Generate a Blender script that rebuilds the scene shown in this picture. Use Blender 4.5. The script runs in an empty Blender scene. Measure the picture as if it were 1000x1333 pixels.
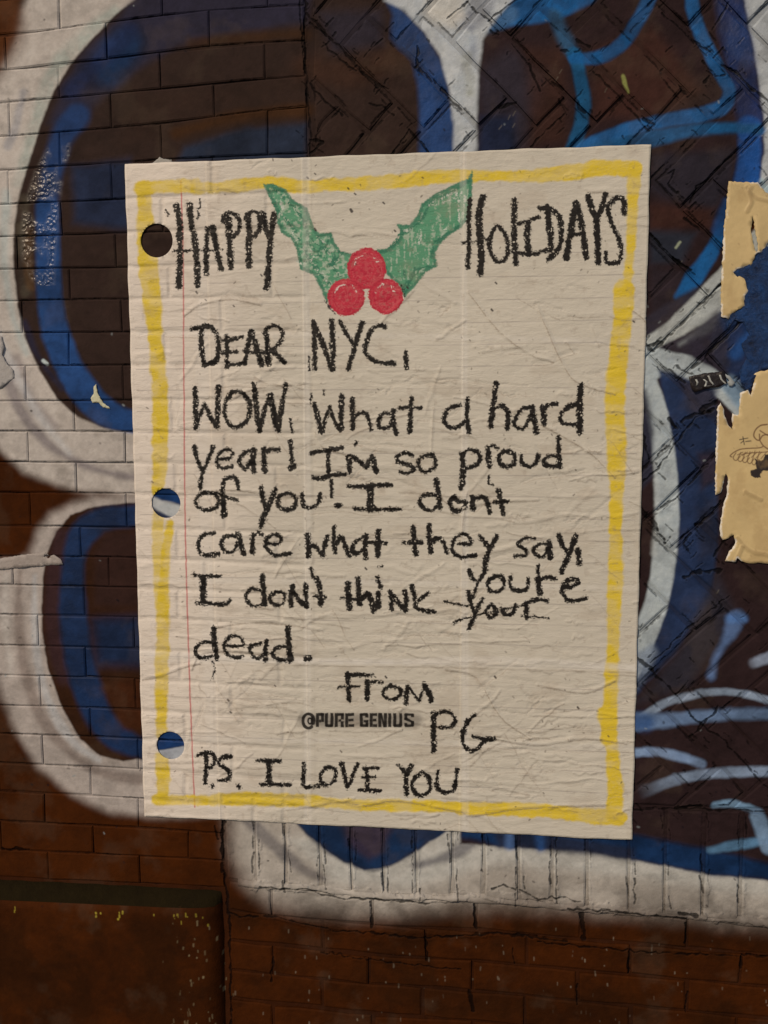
import bpy, math, random
import numpy as np
random.seed(7)
RNG = np.random.default_rng(11)
scene = bpy.context.scene

# ------------------------------------------------------------------ camera
# Poster frame: X right, Z up, wall plane y = 0, poster centre at (0, 0, ZC).
ZC = 1.45
CAM_R = np.array([[0.99384929, -0.00192729, -0.11072429],
                  [0.00878437, -0.99532592, 0.09617247],
                  [-0.11039211, -0.09655358, -0.98918703]])   # rows: image right, image down, forward
CAM_T = np.array([-0.0072975, -0.01706161, 1.71407832])
F = 1130.0                                                    # focal length in photograph pixels
camp = -CAM_R.T @ CAM_T                                       # (x, up, towards viewer)


def to_world(v):
    return np.array([v[0], -v[2], v[1]])


cd = bpy.data.cameras.new('camera')
cam = bpy.data.objects.new('camera', cd)
scene.collection.objects.link(cam)
from mathutils import Matrix, Vector
rx, ry, rz = to_world(CAM_R[0]), to_world(-CAM_R[1]), to_world(-CAM_R[2])
mw = Matrix(((rx[0], ry[0], rz[0], 0), (rx[1], ry[1], rz[1], 0), (rx[2], ry[2], rz[2], 0), (0, 0, 0, 1)))
cw = to_world(camp)
mw.translation = Vector((cw[0], cw[1], cw[2] + ZC))
cam.matrix_world = mw
cd.sensor_fit = 'HORIZONTAL'
cd.sensor_width = 36.0
cd.lens = F / 1000.0 * 36.0
cd.clip_start = 0.02
cd.clip_end = 200
scene.camera = cam

# ------------------------------------------------------------------ sky, sun, exposure
SUN_DIR = Vector((-0.46, -0.78, 0.66)).normalized()           # from the wall towards the light
world = bpy.data.worlds.new('World')
scene.world = world
world.use_nodes = True
wn = world.node_tree.nodes
bg = wn['Background']
sky = wn.new('ShaderNodeTexSky')
sky.sky_type = 'NISHITA'
sky.sun_disc = False
sky.sun_elevation = math.asin(SUN_DIR.z)
sky.sun_rotation = math.atan2(SUN_DIR.x, SUN_DIR.y)
world.node_tree.links.new(sky.outputs[0], bg.inputs[0])
bg.inputs[1].default_value = 0.05
sd = bpy.data.lights.new('sun', 'SUN')
sd.energy = 2.3
sd.angle = math.radians(3.0)
sd.color = (1.0, 0.79, 0.555)
sun = bpy.data.objects.new('sun', sd)
scene.collection.objects.link(sun)
sun.rotation_euler = SUN_DIR.to_track_quat('Z', 'Y').to_euler()
sun.location = (-2, -3, 5)
scene.view_settings.view_transform = 'Standard'
scene.view_settings.look = 'None'
scene.view_settings.gamma = 1.0
scene.view_settings.use_curve_mapping = False
scene.view_settings.exposure = 0.0
scene.render.film_transparent = False


# ------------------------------------------------------------------ photograph pixel -> wall
def un(x, y, depth=0.006):
    """wall point (X, Z relative to ZC) seen at photograph pixel x, y, on the plane `depth` in front of the wall"""
    d = CAM_R.T @ np.array([(x - 500) / F, (y - 666.5) / F, 1.0])
    s = (depth - camp[2]) / d[2]
    p = camp + s * d
    return p[0], p[1]


def unp(pts, depth=0.006):
    return [un(x, y, depth) for x, y in pts]


def proj(X, Z, depth=0.006):
    P = [CAM_R[i][0] * X + CAM_R[i][1] * Z + CAM_R[i][2] * depth + CAM_T[i] for i in range(3)]
    return P[0] / P[2] * F + 500, P[1] / P[2] * F + 666.5


# ------------------------------------------------------------------ painting helpers (numpy)
def sm(a, b, x):
    t = np.clip((x - a) / (b - a), 0, 1)
    return t * t * (3 - 2 * t)


def vnoise(shape, sx, sy=None, seed=0):
    """smooth value noise, cell size sx, sy in texels, range 0..1"""
    sy = sy or sx
    r = np.random.default_rng(seed)
    h, w = shape
    gh, gw = int(h / sy) + 3, int(w / sx) + 3
    g = r.random((gh, gw)).astype(np.float32)
    y = np.arange(h, dtype=np.float32) / sy
    x = np.arange(w, dtype=np.float32) / sx
    yi, xi = y.astype(int), x.astype(int)
    fy, fx = (y - yi), (x - xi)
    fy = fy * fy * (3 - 2 * fy)
    fx = fx * fx * (3 - 2 * fx)
    rows = g[yi] * (1 - fy)[:, None] + g[yi + 1] * fy[:, None]
    return rows[:, xi] * (1 - fx) + rows[:, xi + 1] * fx


def fbm(shape, s, oct=4, seed=0, asp=1.0):
    o = np.zeros(shape, np.float32)
    a, t = 1.0, 0.0
    for k in range(oct):
        o += a * vnoise(shape, max(s / 2 ** k, 1.01), max(s * asp / 2 ** k, 1.01), seed * 31 + k)
        t += a
        a *= 0.55
    return o / t


def lin(c):
    c = np.array(c, float) / 255
    return np.where(c <= 0.04045, c / 12.92, ((c + 0.055) / 1.055) ** 2.4)


LIGHT = np.array([0.66, 0.535, 0.415])                        # what a white surface returns on this wall


def C(*c):
    """base colour of a surface that the photograph shows as this 8-bit colour"""
    return np.clip((lin(c) - .0035) / LIGHT, 0.0015, 0.82).astype(np.float32)


def curve(pts, n=6, closed=False):
    """Catmull-Rom through the points"""
    P = [np.array(p, float) for p in pts]
    if len(P) < 3:
        return [tuple(p) for p in P]
    out = []
    m = len(P)
    rng = range(m if closed else m - 1)
    for i in rng:
        p0 = P[(i - 1) % m] if (closed or i > 0) else P[0] * 2 - P[1]
        p1, p2 = P[i], P[(i + 1) % m]
        p3 = P[(i + 2) % m] if (closed or i + 2 < m) else P[-1] * 2 - P[-2]
        for k in range(n):
            t = k / n
            out.append(tuple(0.5 * (2 * p1 + (p2 - p0) * t + (2 * p0 - 5 * p1 + 4 * p2 - p3) * t * t
                                    + (3 * p1 - p0 - 3 * p2 + p3) * t ** 3)))
    if not closed:
        out.append(tuple(P[-1]))
    return out


class Canvas:
    """a sheet of colour and height lying on the wall; strokes are given in photograph pixels"""

    def __init__(s, x0, x1, z0, z1, res, warp=0.0, seed=1):
        s.x0, s.z0, s.res = x0, z0, res
        s.w, s.h = int((x1 - x0) / res), int((z1 - z0) / res)
        s.x1, s.z1 = x0 + s.w * res, z0 + s.h * res
        X = (x0 + (np.arange(s.w) + 0.5) * res)[None, :]
        Z = (z0 + (np.arange(s.h) + 0.5) * res)[:, None]
        s.X, s.Z = X, Z
        a, b = proj(X, Z)
        s.px, s.py = a.astype(np.float32), b.astype(np.float32)
        if warp:
            s.px = s.px + (fbm((s.h, s.w), 14, 3, seed) - .5) * warp
            s.py = s.py + (fbm((s.h, s.w), 14, 3, seed + 5) - .5) * warp
        s.rgb = np.zeros((s.h, s.w, 3), np.float32)
        s.hgt = np.zeros((s.h, s.w), np.float32)
        s.msk = np.zeros((s.h, s.w), np.float32)              # gloss mask
        g1 = 2.2 if res > .001 else 3.0
        s.coarse = vnoise((s.h, s.w), 3.4, 4.2, seed + 13) * .5 + vnoise((s.h, s.w), 9, 5.5, seed + 14) * .5
        s.grain = vnoise((s.h, s.w), g1, g1, seed + 9) * .5 + vnoise((s.h, s.w), g1 * 2.2, g1 * 1.5, seed + 10) * .5
        s.blob = fbm((s.h, s.w), 34, 2, seed + 15)
        s.blot = fbm((s.h, s.w), 26, 4, seed + 12)

    def box(s, pts, m):
        xs, ys = [p[0] for p in pts], [p[1] for p in pts]
        q = [un(x, y) for x in (min(xs) - m, max(xs) + m) for y in (min(ys) - m, max(ys) + m)]
        i0 = max(int((min(a for a, _ in q) - s.x0) / s.res) - 1, 0)
        i1 = min(int((max(a for a, _ in q) - s.x0) / s.res) + 2, s.w)
        j0 = max(int((min(b for _, b in q) - s.z0) / s.res) - 1, 0)
        j1 = min(int((max(b for _, b in q) - s.z0) / s.res) + 2, s.h)
        if i1 <= i0 or j1 <= j0:
            return None
        return (slice(j0, j1), slice(i0, i1))

    def dline(s, b, pts, w):
        """distance outside a variable-width line, negative inside"""
        X, Y = s.px[b], s.py[b]
        d = np.full(X.shape, 1e6, np.float32)
        n = len(pts)
        if not hasattr(w, '__len__'):
            w = [w, w]
        for i in range(n - 1):
            ax, ay = pts[i]
            bx, by = pts[i + 1]
            w0 = np.interp(i / (n - 1), np.linspace(0, 1, len(w)), w) / 2
            w1 = np.interp((i + 1) / (n - 1), np.linspace(0, 1, len(w)), w) / 2
            dx, dy = bx - ax, by - ay
            L = dx * dx + dy * dy + 1e-9
            t = np.clip(((X - ax) * dx + (Y - ay) * dy) / L, 0, 1)
            e = np.hypot(X - ax - t * dx, Y - ay - t * dy) - (w0 + (w1 - w0) * t)
            np.minimum(d, e, out=d)
        if n == 1:
            d = np.hypot(X - pts[0][0], Y - pts[0][1]) - w[0] / 2
        return d

    def dpoly(s, b, pts):
        X, Y = s.px[b], s.py[b]
        d = s.dline(b, list(pts) + [pts[0]], 0)
        ins = np.zeros(X.shape, bool)
        n = len(pts)
        for i in range(n):
            ax, ay = pts[i]
            bx, by = pts[(i + 1) % n]
            if ay == by:
                continue
            c = ((ay > Y) != (by > Y)) & (X < (bx - ax) * (Y - ay) / (by - ay) + ax)
            ins ^= c
        return np.where(ins, -d, d)

    def lay(s, b, a, col):
        a = a[..., None]
        s.rgb[b] = s.rgb[b] * (1 - a) + np.asarray(col, np.float32) * a

    def stroke(s, pts, w, col, soft=1.2, alpha=1.0, smooth=True, mottle=0.0, fade=None, gloss=None, speck=0.0):
        if smooth and len(pts) > 2:
            pts = curve(pts)
        mw_ = max(w) if hasattr(w, '__len__') else w
        b = s.box(pts, mw_ / 2 + soft * 2 + 2)
        if b is None:
            return
        d = s.dline(b, pts, w)
        if speck:
            d = d + (s.grain[b] - .5) * speck
        if soft >= 3:
            d = d + (s.blob[b] - .5) * (.25 * soft + 2)
        a = (1 - sm(-soft, soft, d)) ** (1.6 if soft >= 6 else 1.0) * alpha
        if mottle:
            a = a * (1 - mottle + mottle * sm(.35, .6, s.blot[b]))
        if fade:                                              # fade = (x0, y0, x1, y1): alpha 0 at first end, 1 at second
            x0, y0, x1, y1 = fade
            L = (x1 - x0) ** 2 + (y1 - y0) ** 2
            t = ((s.px[b] - x0) * (x1 - x0) + (s.py[b] - y0) * (y1 - y0)) / L
            a = a * sm(0, 1, t)
        s.lay(b, a, col)
        if gloss is not None:
            s.msk[b] = s.msk[b] * (1 - a) + gloss * a

    def poly(s, pts, col, soft=1.2, alpha=1.0, smooth=False, mottle=0.0, gloss=None, speck=0.0):
        if smooth:
            pts = curve(pts, 5, True)
        b = s.box(pts, soft * 2 + 2)
        if b is None:
            return
        d = s.dpoly(b, pts)
        if speck:
            d = d + (s.grain[b] - .5) * speck
        if soft >= 3:
            d = d + (s.blob[b] - .5) * (.25 * soft + 2)
        a = (1 - sm(-soft, soft, d)) ** (1.6 if soft >= 6 else 1.0) * alpha
        if mottle:
            a = a * (1 - mottle + mottle * sm(.35, .6, s.blot[b]))
        s.lay(b, a, col)
        if gloss is not None:
            s.msk[b] = s.msk[b] * (1 - a) + gloss * a

    def crack(s, pts, w, depth=1.0, dark=.85, jit=1.6, col=None, brk=.3):
        """an irregular fissure: dark, sunk"""
        q = []
        for i in range(len(pts) - 1):
            (ax, ay), (bx, by) = pts[i], pts[i + 1]
            n = max(2, int(math.hypot(bx - ax, by - ay) / 6))
            for k in range(n):
                t = k / n
                q.append((ax + (bx - ax) * t + random.uniform(-jit, jit), ay + (by - ay) * t + random.uniform(-jit, jit)))
        q.append(pts[-1])
        b = s.box(q, w + 4)
        if b is None:
            return
        ws = [w * .8 * random.uniform(.2, 1.35) for _ in q]
        d = s.dline(b, q, ws) + (s.grain[b] - .5) * 1.6
        a = (1 - sm(-.9, .9, d))
        if brk:
            a = a * sm(brk - .12, brk + .12, s.blot[b] + .08)
        if col is None:
            s.rgb[b] = s.rgb[b] * (1 - a[..., None] * dark * .86)
        else:
            s.lay(b, a * dark, col)
        dd = s.dline(b, [(x + .8, y + 1.4) for x, y in q], [x * 1.5 for x in ws])
        s.hgt[b] += (1 - sm(-1, 3.5, dd)) * depth * .35
        s.hgt[b] -= a * depth * 1.4

    def image(s, name, arr, colour):
        if arr.ndim == 2:
            arr = np.repeat(arr[..., None], 3, 2)
        im = bpy.data.images.new(name, s.w, s.h, alpha=False, float_buffer=True)
        im.colorspace_settings.name = 'Non-Color'             # values are already linear
        buf = np.ones((s.h, s.w, 4), np.float32)
        buf[..., :3] = arr
        im.pixels.foreach_set(buf.ravel())
        im.update()
        im.pack()
        return im


# ------------------------------------------------------------------ brick layout
# boundary lines of the stretcher courses in the left part, measured in the photograph (x, y)
LINES = [
    [(0, 47), (48, 40), (80, 37), (140, 28), (270, 12), (400, 6)],
    [(0, 91), (70, 86), (140, 76), (200, 69), (270, 59), (400, 52)],
    [(0, 134), (50, 129), (130, 122), (180, 118), (266, 110), (350, 102), (400, 97)],
    [(0, 178), (84, 171), (140, 167), (200, 162), (259, 155), (350, 142), (400, 137)],
    [(0, 222), (42, 218), (122, 213), (165, 210), (259, 205), (400, 199)],
    [(0, 266), (115, 261), (165, 258), (400, 250)],
    [(0, 308), (84, 305), (165, 303), (400, 296)],
    [(0, 350), (165, 348), (400, 342)],
    [(0, 391), (165, 389), (400, 387)],
    [(0, 433), (165, 432), (400, 431)],
    [(0, 476), (165, 475), (400, 474)],
    [(0, 522), (165, 521), (400, 520)],
    [(0, 561), (165, 562), (400, 564)],
    [(0, 601), (165, 602), (400, 607)],
    [(0, 641), (165, 642), (400, 650)],
    [(0, 684), (165, 686), (400, 694)],
    [(0, 724), (165, 725), (400, 736)],
    [(0, 761), (180, 764), (400, 775)],
    [(0, 800), (180, 803), (400, 814)],
    [(0, 840), (180, 844), (400, 856)],
    [(0, 879), (180, 883), (400, 896)],
    [(0, 918), (180, 923), (400, 937)],
    [(0, 955), (180, 961), (400, 976)],
    [(0, 993), (180, 1001), (400, 1015)],
    [(0, 1030), (180, 1039), (300, 1047)],
    [(0, 1069), (180, 1077), (300, 1086)],
    [(0, 1106), (180, 1114), (300, 1121)],
    [(0, 1142), (180, 1150), (300, 1157)],
]
# one perpend (vertical joint) of every course; the others follow at the brick length
PERP = [138, 77, 143, 78, 143, 80, 151, 90, 159, 88, 159, 98, 164, 101, 164, 105, 142, 108, 173, 110, 175, 117, 179,
        119, 58, 120, 61, 124]
LW = [sorted(unp(l)) for l in LINES]


def line_z(k, x):
    if k < 0:
        return line_z(0, x) - k * .0635
    l = LW[k]
    return float(np.interp(x, [p[0] for p in l], [p[1] for p in l]))


SEAM_TOP = lambda z: un(398, 100)[0] + (un(100, 100)[1] - z) * 0.012
SEAM_LOW = lambda z: un(291, 1100)[0] + (un(100, 1100)[1] - z) * 0.01
Z_SOLD_TOP = [(-.40, un(300, 1037)[1]), (.5, un(820, 1051)[1]), (.82, un(1000, 1057)[1]), (1.8, un(1000, 1057)[1] - .01)]
Z_SOLD_BOT = [(un(x, y)[0], un(x, y)[1]) for x, y in
              ((291, 1146), (340, 1153), (418, 1158), (480, 1166), (620, 1171), (755, 1184), (891, 1194), (1000, 1204))]


def itp(tab, x):
    return float(np.interp(x, [p[0] for p in tab], [p[1] for p in tab]))


def clip_half(poly, f):
    """keep the side where f(x, z) >= 0"""
    out = []
    n = len(poly)
    for i in range(n):
        p, q = poly[i], poly[(i + 1) % n]
        a, b = f(*p), f(*q)
        if a >= 0:
            out.append(p)
        if (a >= 0) != (b >= 0):
            t = a / (a - b)
            out.append((p[0] + (q[0] - p[0]) * t, p[1] + (q[1] - p[1]) * t))
    return out


def area(poly):
    return abs(sum(poly[i][0] * poly[(i + 1) % len(poly)][1] - poly[(i + 1) % len(poly)][0] * poly[i][1]
                   for i in range(len(poly)))) / 2


def shrink(poly, g):
    """move each edge inwards by g"""
    n = len(poly)
    A = sum(poly[i][0] * poly[(i + 1) % n][1] - poly[(i + 1) % n][0] * poly[i][1] for i in range(n))
    if A < 0:
        poly = poly[::-1]
    out = []
    for i in range(n):
        p0, p1, p2 = poly[i - 1], poly[i], poly[(i + 1) % n]
        e1 = np.array([p1[0] - p0[0], p1[1] - p0[1]])
        e2 = np.array([p2[0] - p1[0], p2[1] - p1[1]])
        l1, l2 = np.linalg.norm(e1), np.linalg.norm(e2)
        if l1 < 1e-6 or l2 < 1e-6:
            out.append(p1)
            continue
        n1, n2 = np.array([-e1[1], e1[0]]) / l1, np.array([-e2[1], e2[0]]) / l2
        m = n1 + n2
        k = g / max((m @ n1), .4)
        out.append((p1[0] + m[0] * k, p1[1] + m[1] * k))
    return out


BR = []            # (outline, gap, kind)
XMIN, XMAX = -1.75, 1.75
BL = un(159, 400)[0] - un(30, 400)[0]
# left stretcher courses
for k in range(-9, len(LINES) - 1):
    pk = un(PERP[k], (LINES[k][0][1] + LINES[k + 1][0][1]) / 2)[0] if k >= 0 else un(77 if k % 2 else 143, 20)[0]
    x = pk - BL * 12
    xs = []
    while x < 0.3:
        xs.append(x + random.uniform(-.003, .003))
        x += BL
    for a, b in zip(xs[:-1], xs[1:]):
        if b < XMIN:
            continue
        za, zb, zc, zd = line_z(k + 1, a), line_z(k + 1, b), line_z(k, b), line_z(k, a)
        zm = (za + zc) / 2
        seam = (SEAM_LOW if zm < un(300, 1040)[1] else SEAM_TOP)(zm)
        poly = [(a, za), (b, zb), (b, zc), (a, zd)]
        poly = clip_half(poly, lambda X, Z: seam - X)
        if len(poly) > 2 and area(poly) > .0015:
            BR.append((poly, .0011, 'brick'))
# soldier course
x = SEAM_LOW(un(300, 1100)[1]) + .004
sx = [x]
cr = [333, 372, 417, 458, 500, 542, 589, 630, 676, 720, 765, 820, 866, 917, 966, 1015]
for c in cr:
    sx.append(un(c, 1110)[0])
while sx[-1] < XMAX:
    sx.append(sx[-1] + .067)
for a, b in zip(sx[:-1], sx[1:]):
    lean = .002
    poly = [(a, itp(Z_SOLD_BOT, a) + random.uniform(-.002, .002)), (b, itp(Z_SOLD_BOT, b)), (b - lean, itp(Z_SOLD_TOP, b)), (a - lean, itp(Z_SOLD_TOP, a))]
    BR.append((poly, random.uniform(.0022, .0044), 'brick'))
# stretcher courses under the soldiers
ROWS = [(0, [353, 484, 620, 757, 896]), (1, [421, 554, 687, 820, 966]), (2, [356, 481, 615, 752, 895]),
        (3, [421, 550, 684, 822, 960]), (4, [356, 486, 616, 755, 890])]
lowdy = [0, 42, 84, 126, 168, 210]
for r, js in ROWS + [(5, [421, 550, 684, 822, 960]), (6, [356, 486, 616, 755, 890])]:
    def zr(n, X):
        return itp(Z_SOLD_BOT, X) - n * .0655 - .0 * X
    xs = [SEAM_LOW(un(300, 1200)[1]) + .006] + [un(j, 1190 + 40 * r)[0] for j in js]
    while xs[-1] < XMAX:
        xs.append(xs[-1] + BL)
    for a, b in zip(xs[:-1], xs[1:]):
        if b - a < .03:
            continue
        BR.append(([(a, zr(r + 1, a)), (b, zr(r + 1, b)), (b, zr(r, b)), (a, zr(r, a))], .0030, 'brick'))
# herringbone panel
M_, A0, B0, PH = .0745, .157, .558, 5
ca = 2 ** -.5


def ab(u, v):
    u, v = A0 + u * M_, B0 + v * M_
    return (u * ca + v * ca, -u * ca + v * ca)


def in_panel(poly):
    poly = clip_half(poly, lambda X, Z: X - (SEAM_TOP(.5) + .010))
    if len(poly) > 2:
        poly = clip_half(poly, lambda X, Z: Z - itp(Z_SOLD_TOP, X) - .004)
    if len(poly) > 2:
        poly = clip_half(poly, lambda X, Z: 1.30 - Z)
    if len(poly) > 2:
        poly = clip_half(poly, lambda X, Z: XMAX - X)
    return poly


for j in range(-45, 45):
    for i in range(-45, 45):
        c = (i - j + PH) % 6
        if c == 0:
            q = [ab(i, j), ab(i + 3, j), ab(i + 3, j + 1), ab(i, j + 1)]
        elif c == 5:
            q = [ab(i, j), ab(i + 1, j), ab(i + 1, j + 3), ab(i, j + 3)]
        else:
            continue
        q = in_panel(q)
        if len(q) > 2 and area(q) > .0010:
            BR.append((q, random.uniform(.0026, .0046), 'herring'))

# ------------------------------------------------------------------ the paint on the wall
W = Canvas(-1.25, 1.25, -1.12, 1.22, .00125, warp=2.2, seed=3)
sh = (W.h, W.w)
mot = fbm(sh, 90, 5, 41)
base = C(54, 26, 12)
W.rgb[:] = base * (0.8 + .4 * mot[..., None])
W.msk[:] = .08
WHITE = C(164, 146, 129)
# large white outlines, sprayed with soft outer edges
WL = [(60, -60), (32, 0), (8, 60), (-30, 130), (-60, 250), (-60, 400), (-40, 520), (2, 590), (30, 615), (72, 634), (110, 642),
      (170, 646), (320, 655), (320, 540), (160, 540), (60, 440), (40, 300), (90, 130), (190, 40), (300, -60)]
W.poly(WL, WHITE, 9)
WD = [(330, 640), (165, 643), (120, 646), (92, 653), (65, 668), (46, 690), (38, 722), (20, 727), (-300, 735), (-300, 800),
      (-60, 850), (-6, 880), (4, 915), (22, 960), (50, 1000), (92, 1036), (140, 1058), (200, 1066), (330, 1060), (330, 940),
      (150, 930), (90, 800), (100, 700), (200, 680), (330, 680)]
W.poly(WD, C(150, 132, 117), 10)
W.poly([(294, 1040), (298, 1100), (316, 1150), (350, 1178), (430, 1192), (520, 1196), (610, 1184), (700, 1184), (800, 1192),
        (900, 1200), (1000, 1210), (1300, 1240), (1300, 1100), (900, 1060), (600, 1030)], C(150, 134, 117), 24)
W.poly([(370, 1090), (430, 1150), (540, 1160), (640, 1128), (780, 1140), (1000, 1170), (1200, 1190), (1200, 1130), (700, 1090), (600, 1060)],
       C(164, 152, 136), 14, .8)
W.poly([(940, -120), (950, -10), (964, 60), (978, 130), (984, 200), (974, 250), (1010, 300), (1200, 330), (1400, -120)], C(150, 144, 136), 3)
# airbrushed tones inside the white
G1 = C(118, 102, 93)
W.stroke([(-60, 380), (0, 470), (30, 540), (80, 590), (150, 618), (240, 622)], [26, 14, 8], C(112, 98, 92), 6, .8)
W.stroke([(20, 470), (38, 520), (70, 555)], [22, 14], C(120, 104, 96), 6, .6)
W.stroke([(-20, 400), (12, 470), (50, 540), (90, 590)], [14, 8], C(172, 160, 148), 5, .6)
W.stroke([(26, 745), (24, 800), (32, 870), (52, 930), (86, 975), (130, 1005), (180, 1015)], [10, 16, 18, 14, 18], C(112, 94, 82), 6, .75)
W.stroke([(8, 750), (6, 800), (14, 880)], [10, 14, 8], C(166, 150, 134), 6, .7)
W.stroke([(45, 750), (46, 830), (58, 900), (90, 960), (128, 990)], [6, 10, 12, 8], C(158, 148, 138), 4, .7)
W.stroke([(318, 1062), (348, 1092), (390, 1128), (420, 1144)], [18, 18, 12], C(96, 86, 80), 6, .75)
W.stroke([(540, 1128), (590, 1112), (620, 1092), (660, 1085)], [8, 18, 14], C(96, 88, 84), 5, .8)
W.stroke([(0, 0), (14, 40), (-20, 100)], 40, C(74, 40, 22), 16, .9)
W.stroke([(30, 120), (22, 160), (10, 190)], 10, C(132, 122, 116), 4, .7)
# pale green-grey overspray along the inner edge
W.stroke([(150, 14), (108, 48), (72, 90), (52, 140), (38, 190), (22, 240)], [18, 22, 20, 16], C(134, 138, 122), 7, .55, mottle=.5)
W.stroke([(8, 250), (6, 330), (14, 400), (34, 460)], [14, 10], C(150, 150, 138), 6, .6)

# dark inside of the upper left letter
D1 = C(45, 32, 27)
UL = [(175, 0), (150, 18), (120, 50), (90, 86), (70, 118), (57, 150), (45, 186), (32, 228), (22, 270), (17, 310), (18, 350),
      (23, 400), (33, 440), (50, 480), (74, 518), (100, 543), (135, 557), (176, 564), (330, 574), (600, 574), (610, 300),
      (604, -60), (215, -60)]
W.poly(UL, D1, 2.2, gloss=.12)
W.poly([(150, 25), (110, 65), (78, 118), (62, 160), (90, 175), (150, 110), (230, 60), (330, 40), (400, 30), (420, -60), (220, -60)], C(42, 38, 48), 10, .9)
W.poly([(175, 120), (320, 105), (400, 80), (400, 200), (250, 180), (150, 190)], C(46, 32, 26), 14, .8)
W.stroke([(250, 55), (320, 48), (400, 44)], 16, C(56, 34, 20), 8, .6)
W.stroke([(230, 172), (310, 152), (400, 142)], 18, C(62, 36, 18), 8, .6)
W.stroke([(400, 90), (470, 95), (520, 70)], 40, C(58, 36, 26), 16, .55)
W.poly([(240, 190), (320, 165), (400, 160), (400, 215), (230, 210)], C(38, 44, 56), 8, .9)
W.poly([(92, 215), (170, 205), (170, 300), (95, 290)], C(34, 42, 60), 10, .85)
W.poly([(410, 10), (500, 10), (500, 60), (430, 70)], C(40, 36, 42), 14, .7)
# blue of the upper left letter
BLUE = C(32, 60, 98)
W.stroke([(165, 58), (142, 92), (152, 68)], 44, C(28, 50, 78), 14, .85)
W.stroke([(170, 40), (130, 80), (92, 118)], 26, C(32, 40, 66), 10, .7)
W.stroke([(100, 150), (78, 185), (66, 230), (62, 280)], [34, 30, 28], C(30, 50, 82), 7, .95, gloss=.2)
W.stroke([(62, 270), (62, 330), (66, 400), (78, 450), (98, 492), (126, 528), (166, 548), (230, 560), (330, 570)],
         [30, 32, 36, 38, 36, 24, 20], BLUE, 4, .96, gloss=.2)
b = W.box([(20, 200), (90, 360)], 10)
W.msk[b] = np.maximum(W.msk[b], (1 - sm(-4, 6, W.dline(b, [(88, 170), (64, 230), (52, 280), (50, 330), (58, 372)], [22, 40, 46, 44, 26]))) * sm(.30, .55, fbm(W.px[b].shape, 30, 3, 88) + .08))
W.stroke([(30, 260), (28, 320), (34, 380)], [16, 16], C(74, 64, 50), 5, .55, mottle=.6)
W.stroke([(38, 300), (36, 345), (40, 372)], 12, C(76, 52, 32), 4, .6)
W.stroke([(32, 420), (50, 465), (80, 505)], [8, 6], C(36, 34, 46), 4, .7)

# lower left letter
LL = [(330, 650), (165, 655), (120, 660), (92, 670), (73, 692), (61, 720), (55, 760), (54, 820), (62, 870), (80, 920), (104, 962),
      (130, 984), (160, 991), (186, 988), (246, 968), (330, 950)]
W.poly(LL, C(46, 27, 18), 1.8, gloss=.1)
W.stroke([(80, 700), (70, 760), (72, 830), (84, 880)], 26, C(52, 34, 34), 8, .8)
W.stroke([(330, 668), (165, 672), (120, 684), (98, 715), (94, 770), (98, 830), (108, 880), (128, 930), (156, 962), (196, 976), (240, 960)],
         [26, 30, 36, 30, 38, 38, 40, 36, 26, 30], C(20, 40, 68), 6, .95, gloss=.4)
W.poly([(120, 805), (200, 800), (200, 870), (125, 868)], C(24, 42, 66), 14, .8)
W.poly([(120, 720), (135, 690), (200, 690), (300, 700), (300, 800), (120, 790)], C(46, 30, 26), 10, .85)
W.poly([(130, 895), (150, 885), (200, 880), (200, 950), (160, 950)], C(58, 30, 18), 9, .85)
# what shows through the middle and lower punched holes
W.poly([(180, 630), (250, 652), (250, 662), (180, 640)], C(26, 56, 96), 4, .0)
W.poly([(186, 628), (260, 640), (260, 668), (232, 656), (190, 648)], C(26, 50, 84), 2)
W.poly([(180, 644), (196, 646), (244, 662), (250, 684), (225, 674), (196, 662), (180, 660)], C(158, 150, 140), 3)
W.poly([(186, 662), (200, 662), (222, 676), (250, 690), (186, 694)], C(36, 40, 56), 3)
W.poly([(186, 940), (260, 940), (260, 966), (240, 970), (204, 977), (186, 990)], C(22, 50, 88), 1.5)
W.poly([(186, 990), (204, 978), (240, 971), (260, 968), (260, 1010), (186, 1010)], C(146, 140, 136), 1.5)

# right side fills
D2 = C(40, 28, 27)
W.poly([(600, -60), (956, -60), (972, 20), (986, 90), (994, 150), (995, 200), (985, 250), (962, 320), (940, 366), (900, 404),
        (838, 450), (600, 560)], D2, 2.5, gloss=.12)
W.poly([(596, 440), (838, 450), (900, 462), (950, 500), (985, 530), (1060, 500), (1300, 520), (1300, 1170), (1000, 1146), (920, 1138),
        (840, 1122), (760, 1108), (650, 1102), (600, 1098)], D2, 2.5, gloss=.12)
W.poly([(620, 90), (660, 60), (720, 90), (680, 200), (625, 205)], C(44, 38, 42), 16, .8)
W.poly([(625, 150), (672, 150), (672, 210), (620, 210)], C(32, 38, 56), 9, .85)
W.poly([(680, 60), (740, 60), (740, 190), (690, 190)], C(56, 34, 26), 14, .6)
W.poly([(770, 60), (850, 30), (920, 120), (860, 150), (770, 160)], C(58, 34, 27), 14, .7)
W.poly([(845, 200), (960, 190), (955, 240), (930, 280), (845, 250)], C(38, 34, 38), 12, .8)
W.poly([(845, 265), (930, 270), (925, 300), (845, 300)], C(58, 34, 27), 10, .7)
W.poly([(845, 300), (910, 300), (890, 345), (845, 345)], C(40, 42, 48), 9, .8)
W.poly([(845, 345), (900, 350), (860, 420), (845, 420)], C(42, 34, 36), 8, .7)
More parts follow.
